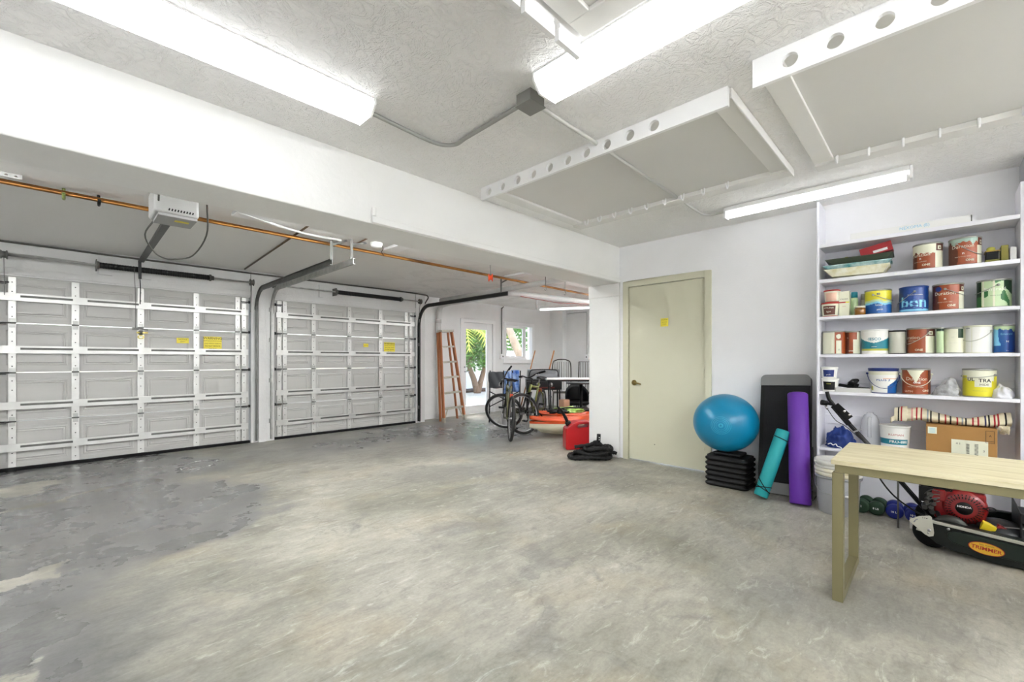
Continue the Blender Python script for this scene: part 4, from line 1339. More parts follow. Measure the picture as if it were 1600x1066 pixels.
# step bench leaning against the wall
ang = math.atan2(.27, 1.04)
t = thing('step_bench', 'black step aerobics bench with grey ends leaning on the wall', 'step bench', (4.415, .985, .0), rot=(R(-2.0), ang, 0))
b = MB()
b.shape([rrect(.40, 1.09, .045, 6, 0, .545)], lambda u, v, w: (.05 + w, -u, v + .012), .075, 0)
b.build('platform', STEPB, t, bevel=.01)
b = MB()
b.shape([rrect(.33, .86, .01, 3, 0, .545)], lambda u, v, w: (.0085 + w, -u, v + .012), .006, 0)
for i in range(22):
    y = -.155 + .31 * i / 21
    b.box(.004, .006, y - .003, y + .003, .14, .96)
b.build('rubber_mat', mat('ribbed_mat', '#131416', .8, bump=.3, bs=150), t)
GEND = mat('bench_grey', '#7c7c7c', .5)
for z0, z1 in ((.015, .10), (1.005, 1.099)):
    top_ = z0 > .5
    out = [p for p in rrect(.402, 1.092, .046, 6, 0, .557)]
    sel = [p for p in out if (p[1] > 1.0 if top_ else p[1] < .11)]
    zz = 1.0 if top_ else .11
    sel = sorted(sel, key=lambda p: math.atan2(p[1] - zz, p[0])) if top_ else sorted(sel, key=lambda p: -math.atan2(p[1] - zz, p[0]))
    poly = [(.201 if top_ else .201, zz)] + [p for p in sel] + [(-.201, zz)]
    MB().shape([poly], lambda u, v, w: (.0065 + w, -u, v), .010, 0).build('end_grip', GEND, t, bevel=.002)
# mats
def roll(name, label, cat, p, q, r, m, me, strap=None):
    t = thing(name, label, cat, p)
    q = Vector(q) - Vector(p)
    L_ = q.length
    Mx = Vector((0, 0, 1)).rotation_difference(q).to_matrix().to_4x4()
    b = MB()
    out = []
    b.lathe([(r * .93, 0), (r, .008), (r, L_ - .008), (r * .93, L_)], (0, 0, 0), 0, 36, M=Mx)
    b.build('roll', m, t)
    b = MB()
    sp = [Mx @ Vector(((r * .12 + r * .82 * i / 70) * math.cos(i * .45), (r * .12 + r * .82 * i / 70) * math.sin(i * .45), L_ + .001)) for i in range(71)]
    b.tube(sp, .0015, 0, 4)
    b.build('rolled_edge', me, t)
    # lap of the outer layer
    if strap:
        b = MB()
        for zz, tl in strap:
            b.tube([Mx @ Vector(((r + .002) * math.cos(a), (r + .002) * math.sin(a), zz + tl * math.sin(a))) for a in [2 * PI * i / 28 for i in range(28)]], .004, 0, 6, closed=True)
        b.build('elastic_strap', BLACK, t)
    return t
PUR = mat('purple_foam', '#5c2796', .55, bump=.08, bs=60)
roll('exercise_mat', 'tall purple rolled exercise mat standing upright by shelf unit', 'exercise mat', (4.245, .815, .006), (4.50, .885, .905), .077, PUR, mat('purple_edge', '#b79bd0', .6))
roll('yoga_mat', 'teal rolled yoga mat with black elastic straps, leaning diagonally', 'yoga mat', (4.20, 1.10, .022), (4.375, .965, .585), .055, mat('teal_foam', '#129396', .6, bump=.1, bs=200), mat('teal_edge', '#13777d', .6), [(.07, .015), (.10, .05), (.53, .008), (.08, -.02)])

# ================================================================== shelf unit
SX0, SX1, SYL, SYR = 4.48, XD - .002, .742, -.395
u = thing('shelf_unit', 'tall white built-in shelf unit holding the paint cans', 'shelf', (4.62, .17, 0))
def sh(b): return b
def rel(x0, x1, y0, y1, z0, z1): return (x0 - 4.62, x1 - 4.62, y0 - .17, y1 - .17, z0, z1)
MB().box(*rel(SX0, SX1, SYL - .018, SYL, 0, 2.55)).build('side_panel', SHELFW, u, bevel=.002)
MB().box(*rel(SX0, SX1, SYR - .018, SYR, 0, 2.40)).build('side_panel', SHELFW, u, bevel=.002)
MB().box(*rel(SX1 - .008, SX1, SYR, SYL - .018, 0, 2.18)).build('back_panel', SHELFW, u)
MB().box(*rel(SX1 - .03, SX1 - .009, SYR + .001, SYL - .019, .64, .72)).box(*rel(SX1 - .03, SX1 - .009, SYR + .001, SYL - .019, 1.0, 1.05)).build('back_rail', SHELFW, u, bevel=.003)
LEV = [2.185, 1.885, 1.568, 1.249, .936, .462]
for z in LEV:
    MB().box(*rel(SX0 + .002, SX1 - .009, SYR + .0005, SYL - .0185, z - .030 if z > 1.8 else z - .024, z)).build('shelf_board', SHELFW, u, bevel=.002)
for (y, z) in ((.235, 1.865), (.065, 1.872)):
    MB().cbox((SX0 - .006 - 4.62, y - .17, z), (.008, .014, .022)).build('clip', WHITE, u, bevel=.002)

# ================================================================== paint cans
METAL = mat('can_metal', '#a9aaa4', .35, .7)
P_ = dict(cream=mat('label_cream', '#dcdcc6', .5), brown=mat('label_brown', '#94441c', .35), dbrown=mat('label_dark_brown', '#5b2a18', .35),
          yellow=mat('label_yellow', '#d9d02e', .35), blue=mat('label_blue', '#17569b', .35), dblue=mat('label_deep_blue', '#153c84', .32),
          sky=mat('label_sky', '#7ec4e2', .4), white=mat('label_white', '#e6e6e0', .45), green=mat('label_green', '#2f6b38', .35), dgreen=mat('label_dark_green', '#12371f', .35),
          pale=mat('label_pale_green', '#b9cfa4', .4), teal=mat('label_teal', '#1d7d8e', .35), lime=mat('label_lime', '#b6b64c', .4), navy=mat('label_navy', '#20347a', .4),
          red=mat('label_red', '#b03229', .4), ink=INK, grey=mat('label_grey', '#bcbcae', .5), metal=METAL, aqua=mat('label_aqua', '#9fb8ac', .4), black=BLACK,
          gold=mat('label_gold', '#b5933a', .35), pink=mat('label_pink', '#e0b8a0', .4))
def paint_can(label, y, z, r, h, pattern, texts=(), x=None, lidm='metal', handle=None, group='paint cans on the shelves', name='paint_can', taper=1.0, rimc=None, seg=96, rows=44, ears=True, mats=None):
    x = x if x else 4.59
    t = thing(name, label, 'paint can' if name == 'paint_can' else name.replace('_', ' '), (x, y, z), 0, group)
    keys = []
    def idx(k):
        if k not in keys:
            keys.append(k)
        return keys.index(k)
    b = MB()
    rb = r * taper
    prof = [(rb + (r - rb) * i / rows, .006 + (h - .018) * i / rows) for i in range(rows + 1)]
    def mf(i, k):
        a = (k + .5) / seg * 360
        a = a - 360 if a > 180 else a
        return idx(pattern(a, (i + .5) / rows))
    b.lathe(prof, (0, 0, 0), mf, seg)
    for tx in texts:
        (s, size, a0, tz, col) = tx[:5]
        R_ = r * (taper + (1 - taper) * tz) + .0007
        b.text(s, size, lambda uu, vv, w, a0=a0, tz=tz, R_=R_: (-R_ * math.cos(R(a0) + uu / R_), -R_ * math.sin(R(a0) + uu / R_), h * tz + vv), idx(col), bold=len(tx) > 5)
    b.build('label', [P_[k] for k in keys], t)
    b = MB()
    rc = P_[rimc] if rimc else P_[lidm]
    b.lathe([(r - .004, h - .013), (r + .0025, h - .012), (r + .003, h - .004), (r, h), (r - .006, h), (r - .009, h - .005), (r * .6, h - .006), (.0001, h - .006)], (0, 0, 0), 0, 40)
    b.build('lid', rc, t)
    MB().lathe([(rb + .001, 0), (rb + .001, .0055), (rb - .004, .0058)], (0, 0, 0), 0, 40).build('base_rim', rc, t)
    if handle:
        hb = MB()
        ha, drop, hm = handle
        c, s_ = math.cos(R(ha)), math.sin(R(ha))
        pts = []
        for i in range(15):
            q = PI * i / 14
            lx = (r + .006) * math.cos(q)
            ly = (r + .008) * math.sin(q)
            pts.append((-ly * c + 0 * lx - lx * -s_, -lx * c * -1 * -1 - ly * s_, h * .78 - drop * math.sin(q)))
        pts = [(-(ly_ := (r + .008) * math.sin(PI * i / 14)) * c + (lx_ := (r + .006) * math.cos(PI * i / 14)) * s_, -ly_ * s_ - lx_ * c, h * .78 - drop * math.sin(PI * i / 14)) for i in range(15)]
        hb.tube(pts, .0022, 0, 6)
        for q in (pts[0], pts[-1]):
            hb.ball(q, .009, 0, 8)
        hb.build('handle', P_[hm], t)
    return t
def nz(a, t, s=1.0, k=0): return mnoise.noise(Vector((math.cos(R(a)) * s, math.sin(R(a)) * s, t * s + k)))
def duration(rot, drip=.78, dcol='cream', backpanel=True, seed=0):
    def f(a, t):
        a2 = (a - rot + 180) % 360 - 180
        if backpanel and 38 < a2 < 78 and t < .70: return 'cream'
        if 40 < a2 < 85 and t > .70: 
            return 'cream' if abs(a2 - 60) < 9 and .74 < t < .92 and not (abs(a2 - 60) < 4 and .8 < t < .86) else 'dbrown'
        if a2 > 78 or a2 < -100: return 'grey'
        if t > drip + .16 * nz(a, 0, 3.2, seed): return dcol
        return 'dbrown' if a2 < -38 + 12 * nz(a, t, 2, seed) else 'brown'
    return f
def plain(c, strip=None):
    def f(a, t):
        if strip:
            for (a0, a1, t0, t1, cc) in strip:
                if a0 < a < a1 and t0 < t < t1: return cc
        return c
    return f
Hc = .197
SH = [q + .0008 for q in LEV]
def D(s='Duration', a0=-8, tz=.60, col='cream'): return [(s, .034, a0, tz, col), ('n', .026, a0 + 3, .42, 'white', 1), ('exterior acrylic latex', .010, a0, .30, 'cream'), ('ONE', .022, a0 + 26, .16, 'cream', 1)]
# shelf 1
paint_can('brown paint can with cream drips, left of two on the top loaded shelf', .057, SH[1], .083, Hc, duration(-8, .62, 'cream', True, 3), D('Duration', -32, .55), group='brown label paint cans')
paint_can('brown paint can with grey-green lid smear, right of two on the top loaded shelf', -.139, SH[1], .084, Hc + .006, duration(8, .84, 'aqua', True, 9), D('Duration', -10, .66), handle=(60, .09, 'metal'), group='brown label paint cans')
# shelf 2
def yb_(a, t):
    e = .46 + .10 * nz(a, 0, 1.6, 4)
    return 'yellow' if t > e + .10 else ('pale' if t > e else ('sky' if t > e - .08 else 'blue'))
paint_can('yellow and blue paint can between spray cans and blue can', .348, SH[2], .084, Hc, yb_, [('latex', .024, 8, .36, 'white'), ('paint', .02, 12, .18, 'white'), ('80', .022, 6, .80, 'navy', 1)], handle=(75, .05, 'metal'))
paint_can('deep blue paint can with large sky-blue lettering on the second shelf', .136, SH[2], .084, Hc, lambda a, t: 'sky' if t < .09 + .03 * nz(a, 0, 3) else 'dblue',
          [('ben', .115, 2, .36, 'sky', 1), ('Waterborne Interior', .011, 8, .66, 'white')], lidm='dblue', handle=(-85, .08, 'metal'))
paint_can('glossy brown paint can with blue badge beside the deep blue can', -.052, SH[2], .083, Hc, lambda a, t: 'navy' if ((a + 38) / 14) ** 2 + ((t - .84) / .10) ** 2 < 1 else duration(5, 1.5, 'cream', True, 2)(a, t),
          D('Duration', -14, .62), handle=(80, .05, 'metal'), group='brown label paint cans')
def em(a, t):
    q = nz(a, t * 1.4, 1.8, 6)
    if a < -48: return 'dgreen' if t > .42 else 'green'
    if a > 30 and t > .62 + .25 * q: return 'dgreen'
    if -44 < a < -38 or -6 < a < -1: return 'cream'
    return 'green' if q > .22 else ('pale' if t > .2 + .3 * q else 'lime' if q < -.35 else 'pale')
paint_can('green swirled paint can at the right end of the second shelf', -.282, SH[2], .084, Hc, em, [('Emerald', .034, 0, .64, 'white'), ('interior acrylic', .010, 4, .42, 'dgreen')], handle=(-80, .05, 'metal'))
# shelf 3
paint_can('cream paint can with brown strip, left end of third shelf', .633, SH[3], .083, Hc, lambda a, t: 'cream' if a < 8 else ('brown' if not (14 < a < 42 and t < .62) and not (((a - 27) / 12) ** 2 + ((t - .8) / .11) ** 2 < 1) else 'cream'),
          [('|||', .016, 28, .2, 'ink')])
paint_can('narrow dark brown paint can, second on the third shelf', .512, SH[3], .052, Hc - .004, lambda a, t: 'cream' if a > 12 and t < .66 or a > 40 else ('dbrown' if a < -20 else 'brown'), [('n', .02, -30, .7, 'cream'), ('ONE', .014, -5, .14, 'cream', 1)], group='brown label paint cans')
def rb_(a, t):
    e = .46 + .0018 * abs(a) ** 1.25 * .6
    return 'white' if t > e else ('teal' if t > .20 else ('lime' if t > .12 else 'white'))
paint_can('white and teal paint pail with curved band on third shelf', .368, SH[3], .088, Hc, rb_, [('IESCO', .030, 4, .60, 'teal', 1), ('\u2022', .02, -28, .60, 'teal'), ('primer', .012, 2, .30, 'white')], lidm='white', taper=.95)
paint_can('small plain silver-grey paint can with blackened lid', .232, SH[3], .052, Hc - .012, plain('grey'), [], lidm='black')
paint_can('brown paint can with cream wire handle and swirl logo, middle of third shelf', .094, SH[3], .083, Hc, duration(-18, 1.5, 'cream', True, 5), [('Duration', .034, -46, .62, 'cream'), ('exterior latex', .011, -38, .5, 'cream'), ('ONE', .022, -8, .14, 'cream', 1)], handle=(-60, .08, 'grey'), group='brown label paint cans', x=4.60)
paint_can('slim pale green and white can squeezed beside the brown swirl can', -.010, SH[3], .020, Hc - .004, lambda a, t: 'dgreen' if t > .9 else 'pale', [], x=4.53)
paint_can('cream paint can with faded back label on third shelf', -.082, SH[3], .056, Hc - .006, plain('cream', [(24, 60, .62, 1, 'dgreen')]), [('||||', .014, -6, .62, 'grey'), ('directions for use', .007, -6, .4, 'grey')], x=4.58)
paint_can('large off-white paint can with drips and green corner logo', -.201, SH[3], .072, Hc + .002, lambda a, t: 'white' if not (abs(nz(a, 0, 5, 2)) > .35) else 'cream', [('1GAL', .012, -42, .90, 'dgreen', 1), ('lorem', .0001, 0, .5, 'grey')][:1], handle=(-30, .07, 'grey'), lidm='cream', x=4.585)
paint_can('bright blue paint can at right end of third shelf', -.330, SH[3], .050, Hc + .002, lambda a, t: 'pale' if t > .86 + .12 * nz(a, 0, 3, 1) else ('sky' if a < -30 + 40 * nz(a, t, 2, 3) and t > .25 else ('blue' if a < 10 else 'dblue')), [('Emerald', .018, 10, .66, 'sky'), ('N', .018, 14, .40, 'white', 1), ('1 L', .010, 14, .08, 'white')])
# shelf 4
def pl(a, t):
    if t > .93: return 'navy'
    if t > .78: return 'cream'
    if a > 24 and t < .30 + .4 * (a - 24) / 60: return 'blue'
    if -55 < a < -44 and .08 < t < .28: return 'lime'
    return 'pink' if a > 5 and .60 < t < .64 else 'white'
paint_can('white plastic pail with blue rim and blue handle on fourth shelf', .316, SH[4], .094, .200, pl, [('PLUS 3', .030, 4, .54, 'blue', 1)], lidm='navy', taper=.84, handle=(8, .115, 'navy'), name='plastic_pail', group='plastic pails')
paint_can('brown paint can with cream drips beside the blue-rimmed pail', .124, SH[4], .083, .200, lambda a, t: 'cream' if t > .45 + .02 * abs(a + 0) * .8 + .1 * nz(a, 0, 3) or a < -66 else ('dbrown' if a > 55 else 'brown'),
          [('Duration', .036, 6, .60, 'cream'), ('ONE', .02, 6, .46, 'white', 1), ('exterior acrylic coating', .010, 0, .30, 'cream'), ('SATIN', .020, -28, .12, 'pink', 1), ('ONE', .022, 44, .16, 'cream', 1)], handle=(6, .09, 'cream'), group='brown label paint cans')
def ul(a, t):
    q = nz(a, t, 1.7, 8)
    if t > .80: return 'cream'
    if t > .6 and q > -.1: return 'cream'
    return 'yellow' if not (.36 < t < .66 and -18 < a < 40) else 'cream'
paint_can('yellow and cream paint can with raised handle on fourth shelf', -.212, SH[4], .085, .203, ul, [('UL', .034, -32, .62, 'ink', 1), ('TRA', .034, 16, .58, 'ink', 1), ('HIDE', .022, 14, .44, 'ink'), ('WHITE LATEX', .012, 0, .22, 'lime')], handle=(-35, .02, 'metal'), x=4.60)
# small tubs
def tub(label, y, z, r, h, body, lab, lidc, texts, x=4.54):
    def f(a, t):
        return lab if (abs(a) < 48 and .12 < t < .85) else body
    return paint_can(label, y, z, r, h, f, texts, x=x, lidm=lidc, taper=.86, name='plastic_tub', group='small plastic tubs', seg=48, rows=12)
tub('small white tub with red lid, lower of the pair on second shelf', .656, SH[2], .062, .118, 'cream', 'dbrown', 'red', [('SPACKLE', .018, -4, .62, 'cream', 1), ('light', .02, -4, .34, 'cream')])
tub('small white tub with red lid and orange mark, upper of the pair on second shelf', .644, SH[2] + .1192, .056, .105, 'cream', 'pink', 'red', [])
tub('clear-white tub with black and yellow label, lower on fourth shelf', .658, SH[4], .060, .110, 'white', 'black', 'white', [('filler', .018, 0, .6, 'lime')])
tub('small white tub with red and navy label, upper on fourth shelf', .662, SH[4] + .1112, .056, .095, 'white', 'navy', 'white', [('patch', .014, 0, .32, 'white')])
# cartons and spray cans of shelf 2
t = thing('carton', 'tall narrow white carton with red and yellow printing', 'carton', (4.56, .560, SH[2]), 0)
b = MB().box(-.035, .035, -.034, .034, 0, .205)
f = lambda zz, uu=0: (lambda a, c, w: (-.0358, uu - a, zz + c))
b.box(-.0356, -.0351, -.010, .034, .108, .118, 2).box(-.0356, -.0351, -.034, -.010, .108, .118, 3)
b.text('CAULK', .016, f(.14), 1).text('white', .01, f(.08), 2)
b.build('box', [P_['cream'], INK, P_['red'], P_['yellow']], t, bevel=.0)
def spray(label, y, z, r, h, body, cap, x=4.56):
    t = thing('spray_can', label, 'spray can', (x, y, z), 0, 'spray cans')
    MB().lathe([(r - .002, 0), (r, .003), (r, h * .70), (r * .72, h * .76), (.0001, h * .76)], (0, 0, 0), 0, 24).build('body', P_[body] if isinstance(body, str) else body, t)
    MB().lathe([(r * .9, h * .765), (r * .88, h * .97), (r * .8, h), (.0001, h)], (0, 0, 0), 0, 24).build('cap', P_[cap], t)
    return t
spray('pale spray can with teal cap beside the white carton', .500, SH[2], .025, .200, 'pale', 'teal', 4.60)
spray('slim grey spray can behind the amber jar', .445, SH[2], .021, .185, 'grey', 'grey', 4.66)
t = thing('glass_jar', 'short amber varnish jar with pale lid on second shelf', 'jar', (4.52, .455, SH[2]))
MB().lathe([(.034, 0), (.037, .004), (.037, .050), (.032, .056), (.0001, .057)], (0, 0, 0), 0, 24).build('body', mat('amber_glass', '#8a5a16', .15, coat=.5), t)
MB().lathe([(.034, .0575), (.034, .072), (.0001, .073)], (0, 0, 0), 0, 24).build('lid', P_['cream'], t)
# shelf 1: roller trays, red book, painting pads
def tray(label, y0, y1, z, m, tilt, deep=.055, x=4.57, name='roller_tray'):
    t = thing(name, label, 'roller tray', (x, (y0 + y1) / 2, z), rot=(R(tilt), 0, R(2)), group='stacked roller trays')
    W = abs(y0 - y1); b = MB()
    o = [(-.12, W / 2), (.12, W / 2), (.12, -W / 2), (-.12, -W / 2)]
    i_ = [(-.10, W / 2 - .03), (.10, W / 2 - .03), (.10, -W / 2 + .02), (-.10, -W / 2 + .02)]
    v = [(x_, y_, deep) for x_, y_ in o] + [(x_ * .97, y_ * .97, deep) for x_, y_ in o] + [(x_ * .92, y_ * .88, 0 if y_ < 0 else deep * .1) for x_, y_ in i_]
    v += [(x_, y_, deep + .006) for x_, y_ in o]
    f = [(4 + k, 4 + (k + 1) % 4, 8 + (k + 1) % 4, 8 + k) for k in range(4)] + [(8, 9, 10, 11)] + [(k, (k + 1) % 4, 4 + (k + 1) % 4, 4 + k) for k in range(4)] + [(k, (k + 1) % 4, 12 + (k + 1) % 4, 12 + k) for k in range(4)]
    b.add(v, f, 0)
    b.build('tray', m, t, solid=.004, bevel=.003)
    return t
tray('cream paint-stained roller tray, bottom of the stack on top shelf', .69, .27, SH[1] + .006, mat('tray_cream', '#d6d0a4', .5, var=.4, vs=18, col2='#efeede'), 0, .06, 4.575)
tray('teal roller tray in the middle of the stack on top shelf', .70, .26, SH[1] + .064, mat('tray_teal', '#3f8f98', .5, var=.3, vs=15, col2='#cfe4e2'), 0, .035, 4.575)
tray('dark green roller tray, top of the stack on top shelf', .685, .25, SH[1] + .105, mat('tray_green', '#3f4a3a', .5), 0, .045, 4.580)
t = thing('book', 'red-covered booklet box tilted on the roller trays', 'box', (4.585, .35, SH[1] + .166), rot=(R(-12), 0, 0))
b = MB().box(-.05, .05, -.10, .10, 0, .075, 0).box(-.0515, -.0502, -.07, .02, .012, .032, 1)
b.build('box', [mat('red_card', '#a31f26', .4), WINK], t, bevel=.003)
tag(MB().lathe([(.018, 0), (.022, .02), (.012, .035), (.0001, .036)], (0, 0, 0), 0, 14).build('sponge', mat('yellow_sponge', '#c9c43a', .9), loc=(4.62, .555, SH[1] + .152)), 'small yellow sponge lump on the green tray', 'sponge')
t = thing('paint_pad', 'black and gold painting pad tool at the right of the top loaded shelf', 'paint pad', (4.60, -.268, SH[1]))
MB().box(-.06, .06, -.038, .030, 0, .022, 0).build('pad', mat('olive_pad', '#7c7a35', .7), t, bevel=.002)
MB().box(-.055, .055, -.034, .026, .0225, .078, 0).build('body', BLACK, t, bevel=.003)
MB().box(-.062, .062, -.040, .032, .0785, .084, 0).build('plate', P_['gold'], t, bevel=.001)
MB().lathe([(.022, .0845), (.022, .11), (.012, .118), (.0001, .119)], (0, 0, 0), 0, 14).build('knob', P_['lime'], t)
tag(MB().box(-.06, .06, -.017, .017, 0, .112).build('carton', mat('olive_carton', '#8b8434', .5), bevel=.002, loc=(4.60, -.330, SH[1])), 'narrow olive yellow carton standing beside the painting pad', 'carton')
tag(MB().box(-.06, .05, -.015, .015, 0, .092).build('carton', WHITE, bevel=.003, loc=(4.59, -.368, SH[1])), 'small white carton at far right end of top loaded shelf', 'carton')
# long white box lying above
t = thing('long_box', 'long white box with blue printing lying on top of the unit', 'box', (4.60, .17, SH[0]))
b = MB().box(-.10, .06, -.345, .345, 0, .052)
b.text('NEXOMA (E)', .030, lambda a, c, w: (-.1006, -.04 - a, .028 + c), 1)
b.build('box', [mat('white_card', '#e6e6e4', .5), P_['sky']], t, bevel=.002)
MB().box(-.1012, -.1002, -.343, -.336, .004, .050).build('end_tape', DGALV, t)

# shelf 4 rest
t = thing('clamp_tool', 'black plastic clamp tool lying in a shallow clear tray', 'tool', (4.57, .50, SH[4]))
b = MB()
b.box(-.07, .07, -.115, .115, 0, .008).box(-.07, -.066, -.115, .115, .008, .035).box(-.07, .07, -.115, -.111, .008, .035).box(-.07, .07, .111, .115, .008, .035)
b.build('tray', mat('clear_tray', '#c8c8c4', .3), t)
b = MB()
b.bar((0, .10, .055), (-.01, -.02, .035), .05, .022).bar((-.01, .0, .035), (.01, -.10, .028), .06, .02).bar((-.02, .02, .03), (-.02, -.10, .012), .04, .014)
b.cyl((-.03, .02, .06), (.03, .0, .085), .026, 0, 14).bar((.0, .03, .07), (.0, -.03, .05), .03, .03)
b.lathe([(.030, -.006), (.034, 0), (.030, .006)], (-.01, -.005, .088), 0, 18, axis=(-.5, .3, .8))
b.build('tool', BLACK, t, bevel=.004)
MB().tube(smooth_path([(-.02, .05, .05), (-.03, .03, .08), (-.02, .0, .085), (-.01, -.01, .06)], 5), .003).build('wire', STEEL, t)
BAG = mat('clear_bag', '#d8dadc', .18, alpha=.55, var=.35, vs=30, bump=.8, bs=22)
t = thing('plastic_bag', 'crumpled clear plastic bag with small grey parts', 'bag', (4.58, -.045, SH[4] + .0005))
def bagf(u_, v_):
    th = 2 * PI * u_
    zz = v_ * .135
    rr = .075 * (1 - v_) ** .55 + .004
    k = 1 + .35 * mnoise.noise(Vector((math.cos(th) * 2.2, math.sin(th) * 2.2, v_ * 4 + 3)))
    return (rr * k * math.cos(th) * .8, rr * k * math.sin(th) - .02 * v_, zz)
MB().grid(36, 14, bagf, closed_u=True, smooth=False).build('bag', BAG, t)
b = MB()
rn = random.Random(2)
for i in range(26):
    p = (rn.uniform(-.035, .03), rn.uniform(-.045, .045), rn.uniform(.012, .045))
    b.lathe([(.009, -.004), (.012, 0), (.009, .004)], p, 0, 8, axis=(rn.uniform(-1, 1), rn.uniform(-1, 1), rn.uniform(-1, 1)))
b.build('contents', mat('grey_bits', '#9a9a98', .4), t)
def cloth_lump(name, label, cat, loc, sx, sy, sz, seed, m, amp=.4, freq=3):
    def fn(u_, v_):
        th = 2 * PI * u_; ph = PI / 2 * v_
        d_ = Vector((math.cos(th) * math.cos(ph), math.sin(th) * math.cos(ph), math.sin(ph)))
        k = 1 + amp * mnoise.noise(d_ * freq * .6 + Vector((seed, 0, 0))) + amp * .35 * abs(mnoise.noise(d_ * freq * 2 + Vector((0, seed, 0))))
        return (d_.x * sx * k, d_.y * sy * k, d_.z * sz * k + .0005)
    o = MB().grid(48, 18, fn, closed_u=True).build(name, m, loc=loc)
    return tag(o, label, cat)
cloth_lump('rag', 'crumpled white rag at the right end of the fourth shelf', 'rag', (4.56, -.320, SH[4]), .07, .052, .085, 1.3, mat('white_cloth', '#dcdce2', .85, bump=.5, bs=25), .25, 4)

# shelf 5: blue jacket, jug, pail, box, blanket
o = cloth_lump('jacket', 'crumpled royal blue jacket with white logo on lowest shelf', 'jacket', (4.60, .590, SH[5]), .100, .100, .155, 5.7, mat('royal_blue_cloth', '#0b3280', .6, var=.35, vs=6, bump=.9, bs=11), .26, 7)
b = MB()
b.tube(smooth_path([(4.492, .665, .492), (4.488, .645, .502), (4.485, .63, .490), (4.486, .61, .500), (4.487, .60, .482), (4.486, .58, .478), (4.486, .57, .468)], 4), .004)
lg = b.build('logo', WINK)
lg.parent = o
lg.matrix_parent_inverse = Matrix.Translation(o.location).inverted()
t = thing('plastic_jug', 'empty translucent plastic jug beside the blue jacket', 'jug', (4.63, .400, SH[5]))
JUG = mat('milky_plastic', '#d6d8dc', .25, alpha=.62)
MB().lathe([(.060, 0), (.068, .01), (.068, .10), (.066, .18), (.055, .25), (.040, .285), (.022, .295), (.022, .305), (.0001, .306)], (0, 0, 0), 0, 24, M=Matrix.Diagonal((.85, 1, 1, 1))).build('body', JUG, t)
MB().tube(smooth_path([(-.045, .0, .27), (-.066, 0, .23), (-.066, 0, .15), (-.06, 0, .11)], 5), .012).build('handle', JUG, t)
def rom(a, t): return 'teal' if .36 < t < .56 and a < 60 else 'white'
paint_can('white plastic pail with teal-blue band on lowest shelf', .245, SH[5], .093, .225, rom, [('ROMAN', .026, 8, .70, 'red'), ('PRO-880', .030, 18, .46, 'white', 1), ('wallcovering adhesive', .009, 10, .28, 'navy')], lidm='white', taper=.88, name='plastic_pail', group='plastic pails', x=4.575)
t = thing('cardboard_box', 'brown cardboard box with white shipping labels under striped blanket', 'box', (4.60, -.113, SH[5]))
CARD = mat('cardboard', '#a87c42', .7, var=.12, vs=5)
b = MB().box(-.13, .13, -.178, .178, 0, .262)
b.build('box', CARD, t, bevel=.003)
b = MB()
b.box(-.1325, -.1315, .12, .168, .195, .245, 0)
for k in range(4):
    b.box(-.1335, -.1326, .128, .160, .205 + .009 * k, .208 + .009 * k, 2)
b.box(-.1325, -.1315, -.135, .045, .06, .168, 0)
for k in range(9):
    b.box(-.1335, -.1326, -.045 - .0, -.030, .075 + .008 * k, .079 + .008 * k, 1)
    b.box(-.1335, -.1326, -.088 + .0, -.070, .070 + .009 * k, .074 + .009 * k, 1)
b.text('4 1', .02, lambda a, c, w: (-.1336, .01 - a, .14 + c), 1)
b.text('3', .02, lambda a, c, w: (-.1336, -.115 - a, .10 + c), 1)
b.build('shipping_label', [P_['cream'], INK, P_['sky']], t)
b = MB()
for (y0, y1, z0, z1) in ((-.165, -.163, .16, .245), (-.125, -.123, .16, .245), (-.165, -.123, .16, .162), (-.165, -.123, .172, .174), (-.165, -.123, .243, .245)):
    b.box(-.1325, -.1316, y0, y1, z0, z1)
b.text('^', .03, lambda a, c, w: (-.1326, -.145 - a, .205 + c), 0)
b.build('printed_mark', INK, t)
# striped blanket
BM = [mat('blanket_cream', '#d9cfb4', .9, bump=.4, bs=120), mat('blanket_red', '#a3242c', .9), mat('blanket_black', '#1d1c1c', .9), mat('blanket_grey', '#8b949b', .9), mat('blanket_pink', '#d98f8f', .9), mat('blanket_navy', '#2b2b55', .9)]
stripe = '0020100000040010010003020000200010020001003020001001000502001010002000'
def blank(u_, v_):
    y = .245 - u_ * .605
    a = v_ * 2 * PI * .97
    hgt = .038 + .012 * math.sin(u_ * 7 + .5) + .016 * (u_ < .12) 
    up = .018 * math.exp(-((u_ - .22) / .12) ** 2) + .018 * math.exp(-((u_ - 1) / .12) ** 2) - .012 * math.exp(-((u_ - .62) / .16) ** 2)
    nn = .010 * mnoise.noise(Vector((u_ * 14, math.cos(a) * 1.5, math.sin(a) * 1.5)))
    fold = .010 * math.cos(3 * a + u_ * 9)
    rx = .085 + nn + fold
    z = .765 + up + (hgt + nn * .6 + .4 * fold) * math.sin(a) + (-.0 if True else 0)
    return (4.585 + rx * math.cos(a), y, max(z, .7285))
b = MB().grid(211, 37, blank, mf=lambda a, c: int(stripe[int(a * 70) % 70]))
t = thing('blanket', 'folded cream blanket with red and black stripes on the cardboard box', 'blanket', (0, 0, 0))
b.build('cloth', BM, t)
b = MB()
rn = random.Random(9)
for i in range(46):
    y = -.30 - rn.random() * .05
    x = 4.50 + rn.uniform(-.005, .02)
    b.tube([(x, y, .745), (x - .008, y + rn.uniform(-.01, .01), .725), (x - .004, y + rn.uniform(-.012, .012), .70 + rn.uniform(-.012, .01))], .0022, 0, 4)
b.build('fringe', BM[0], t)
b = MB()
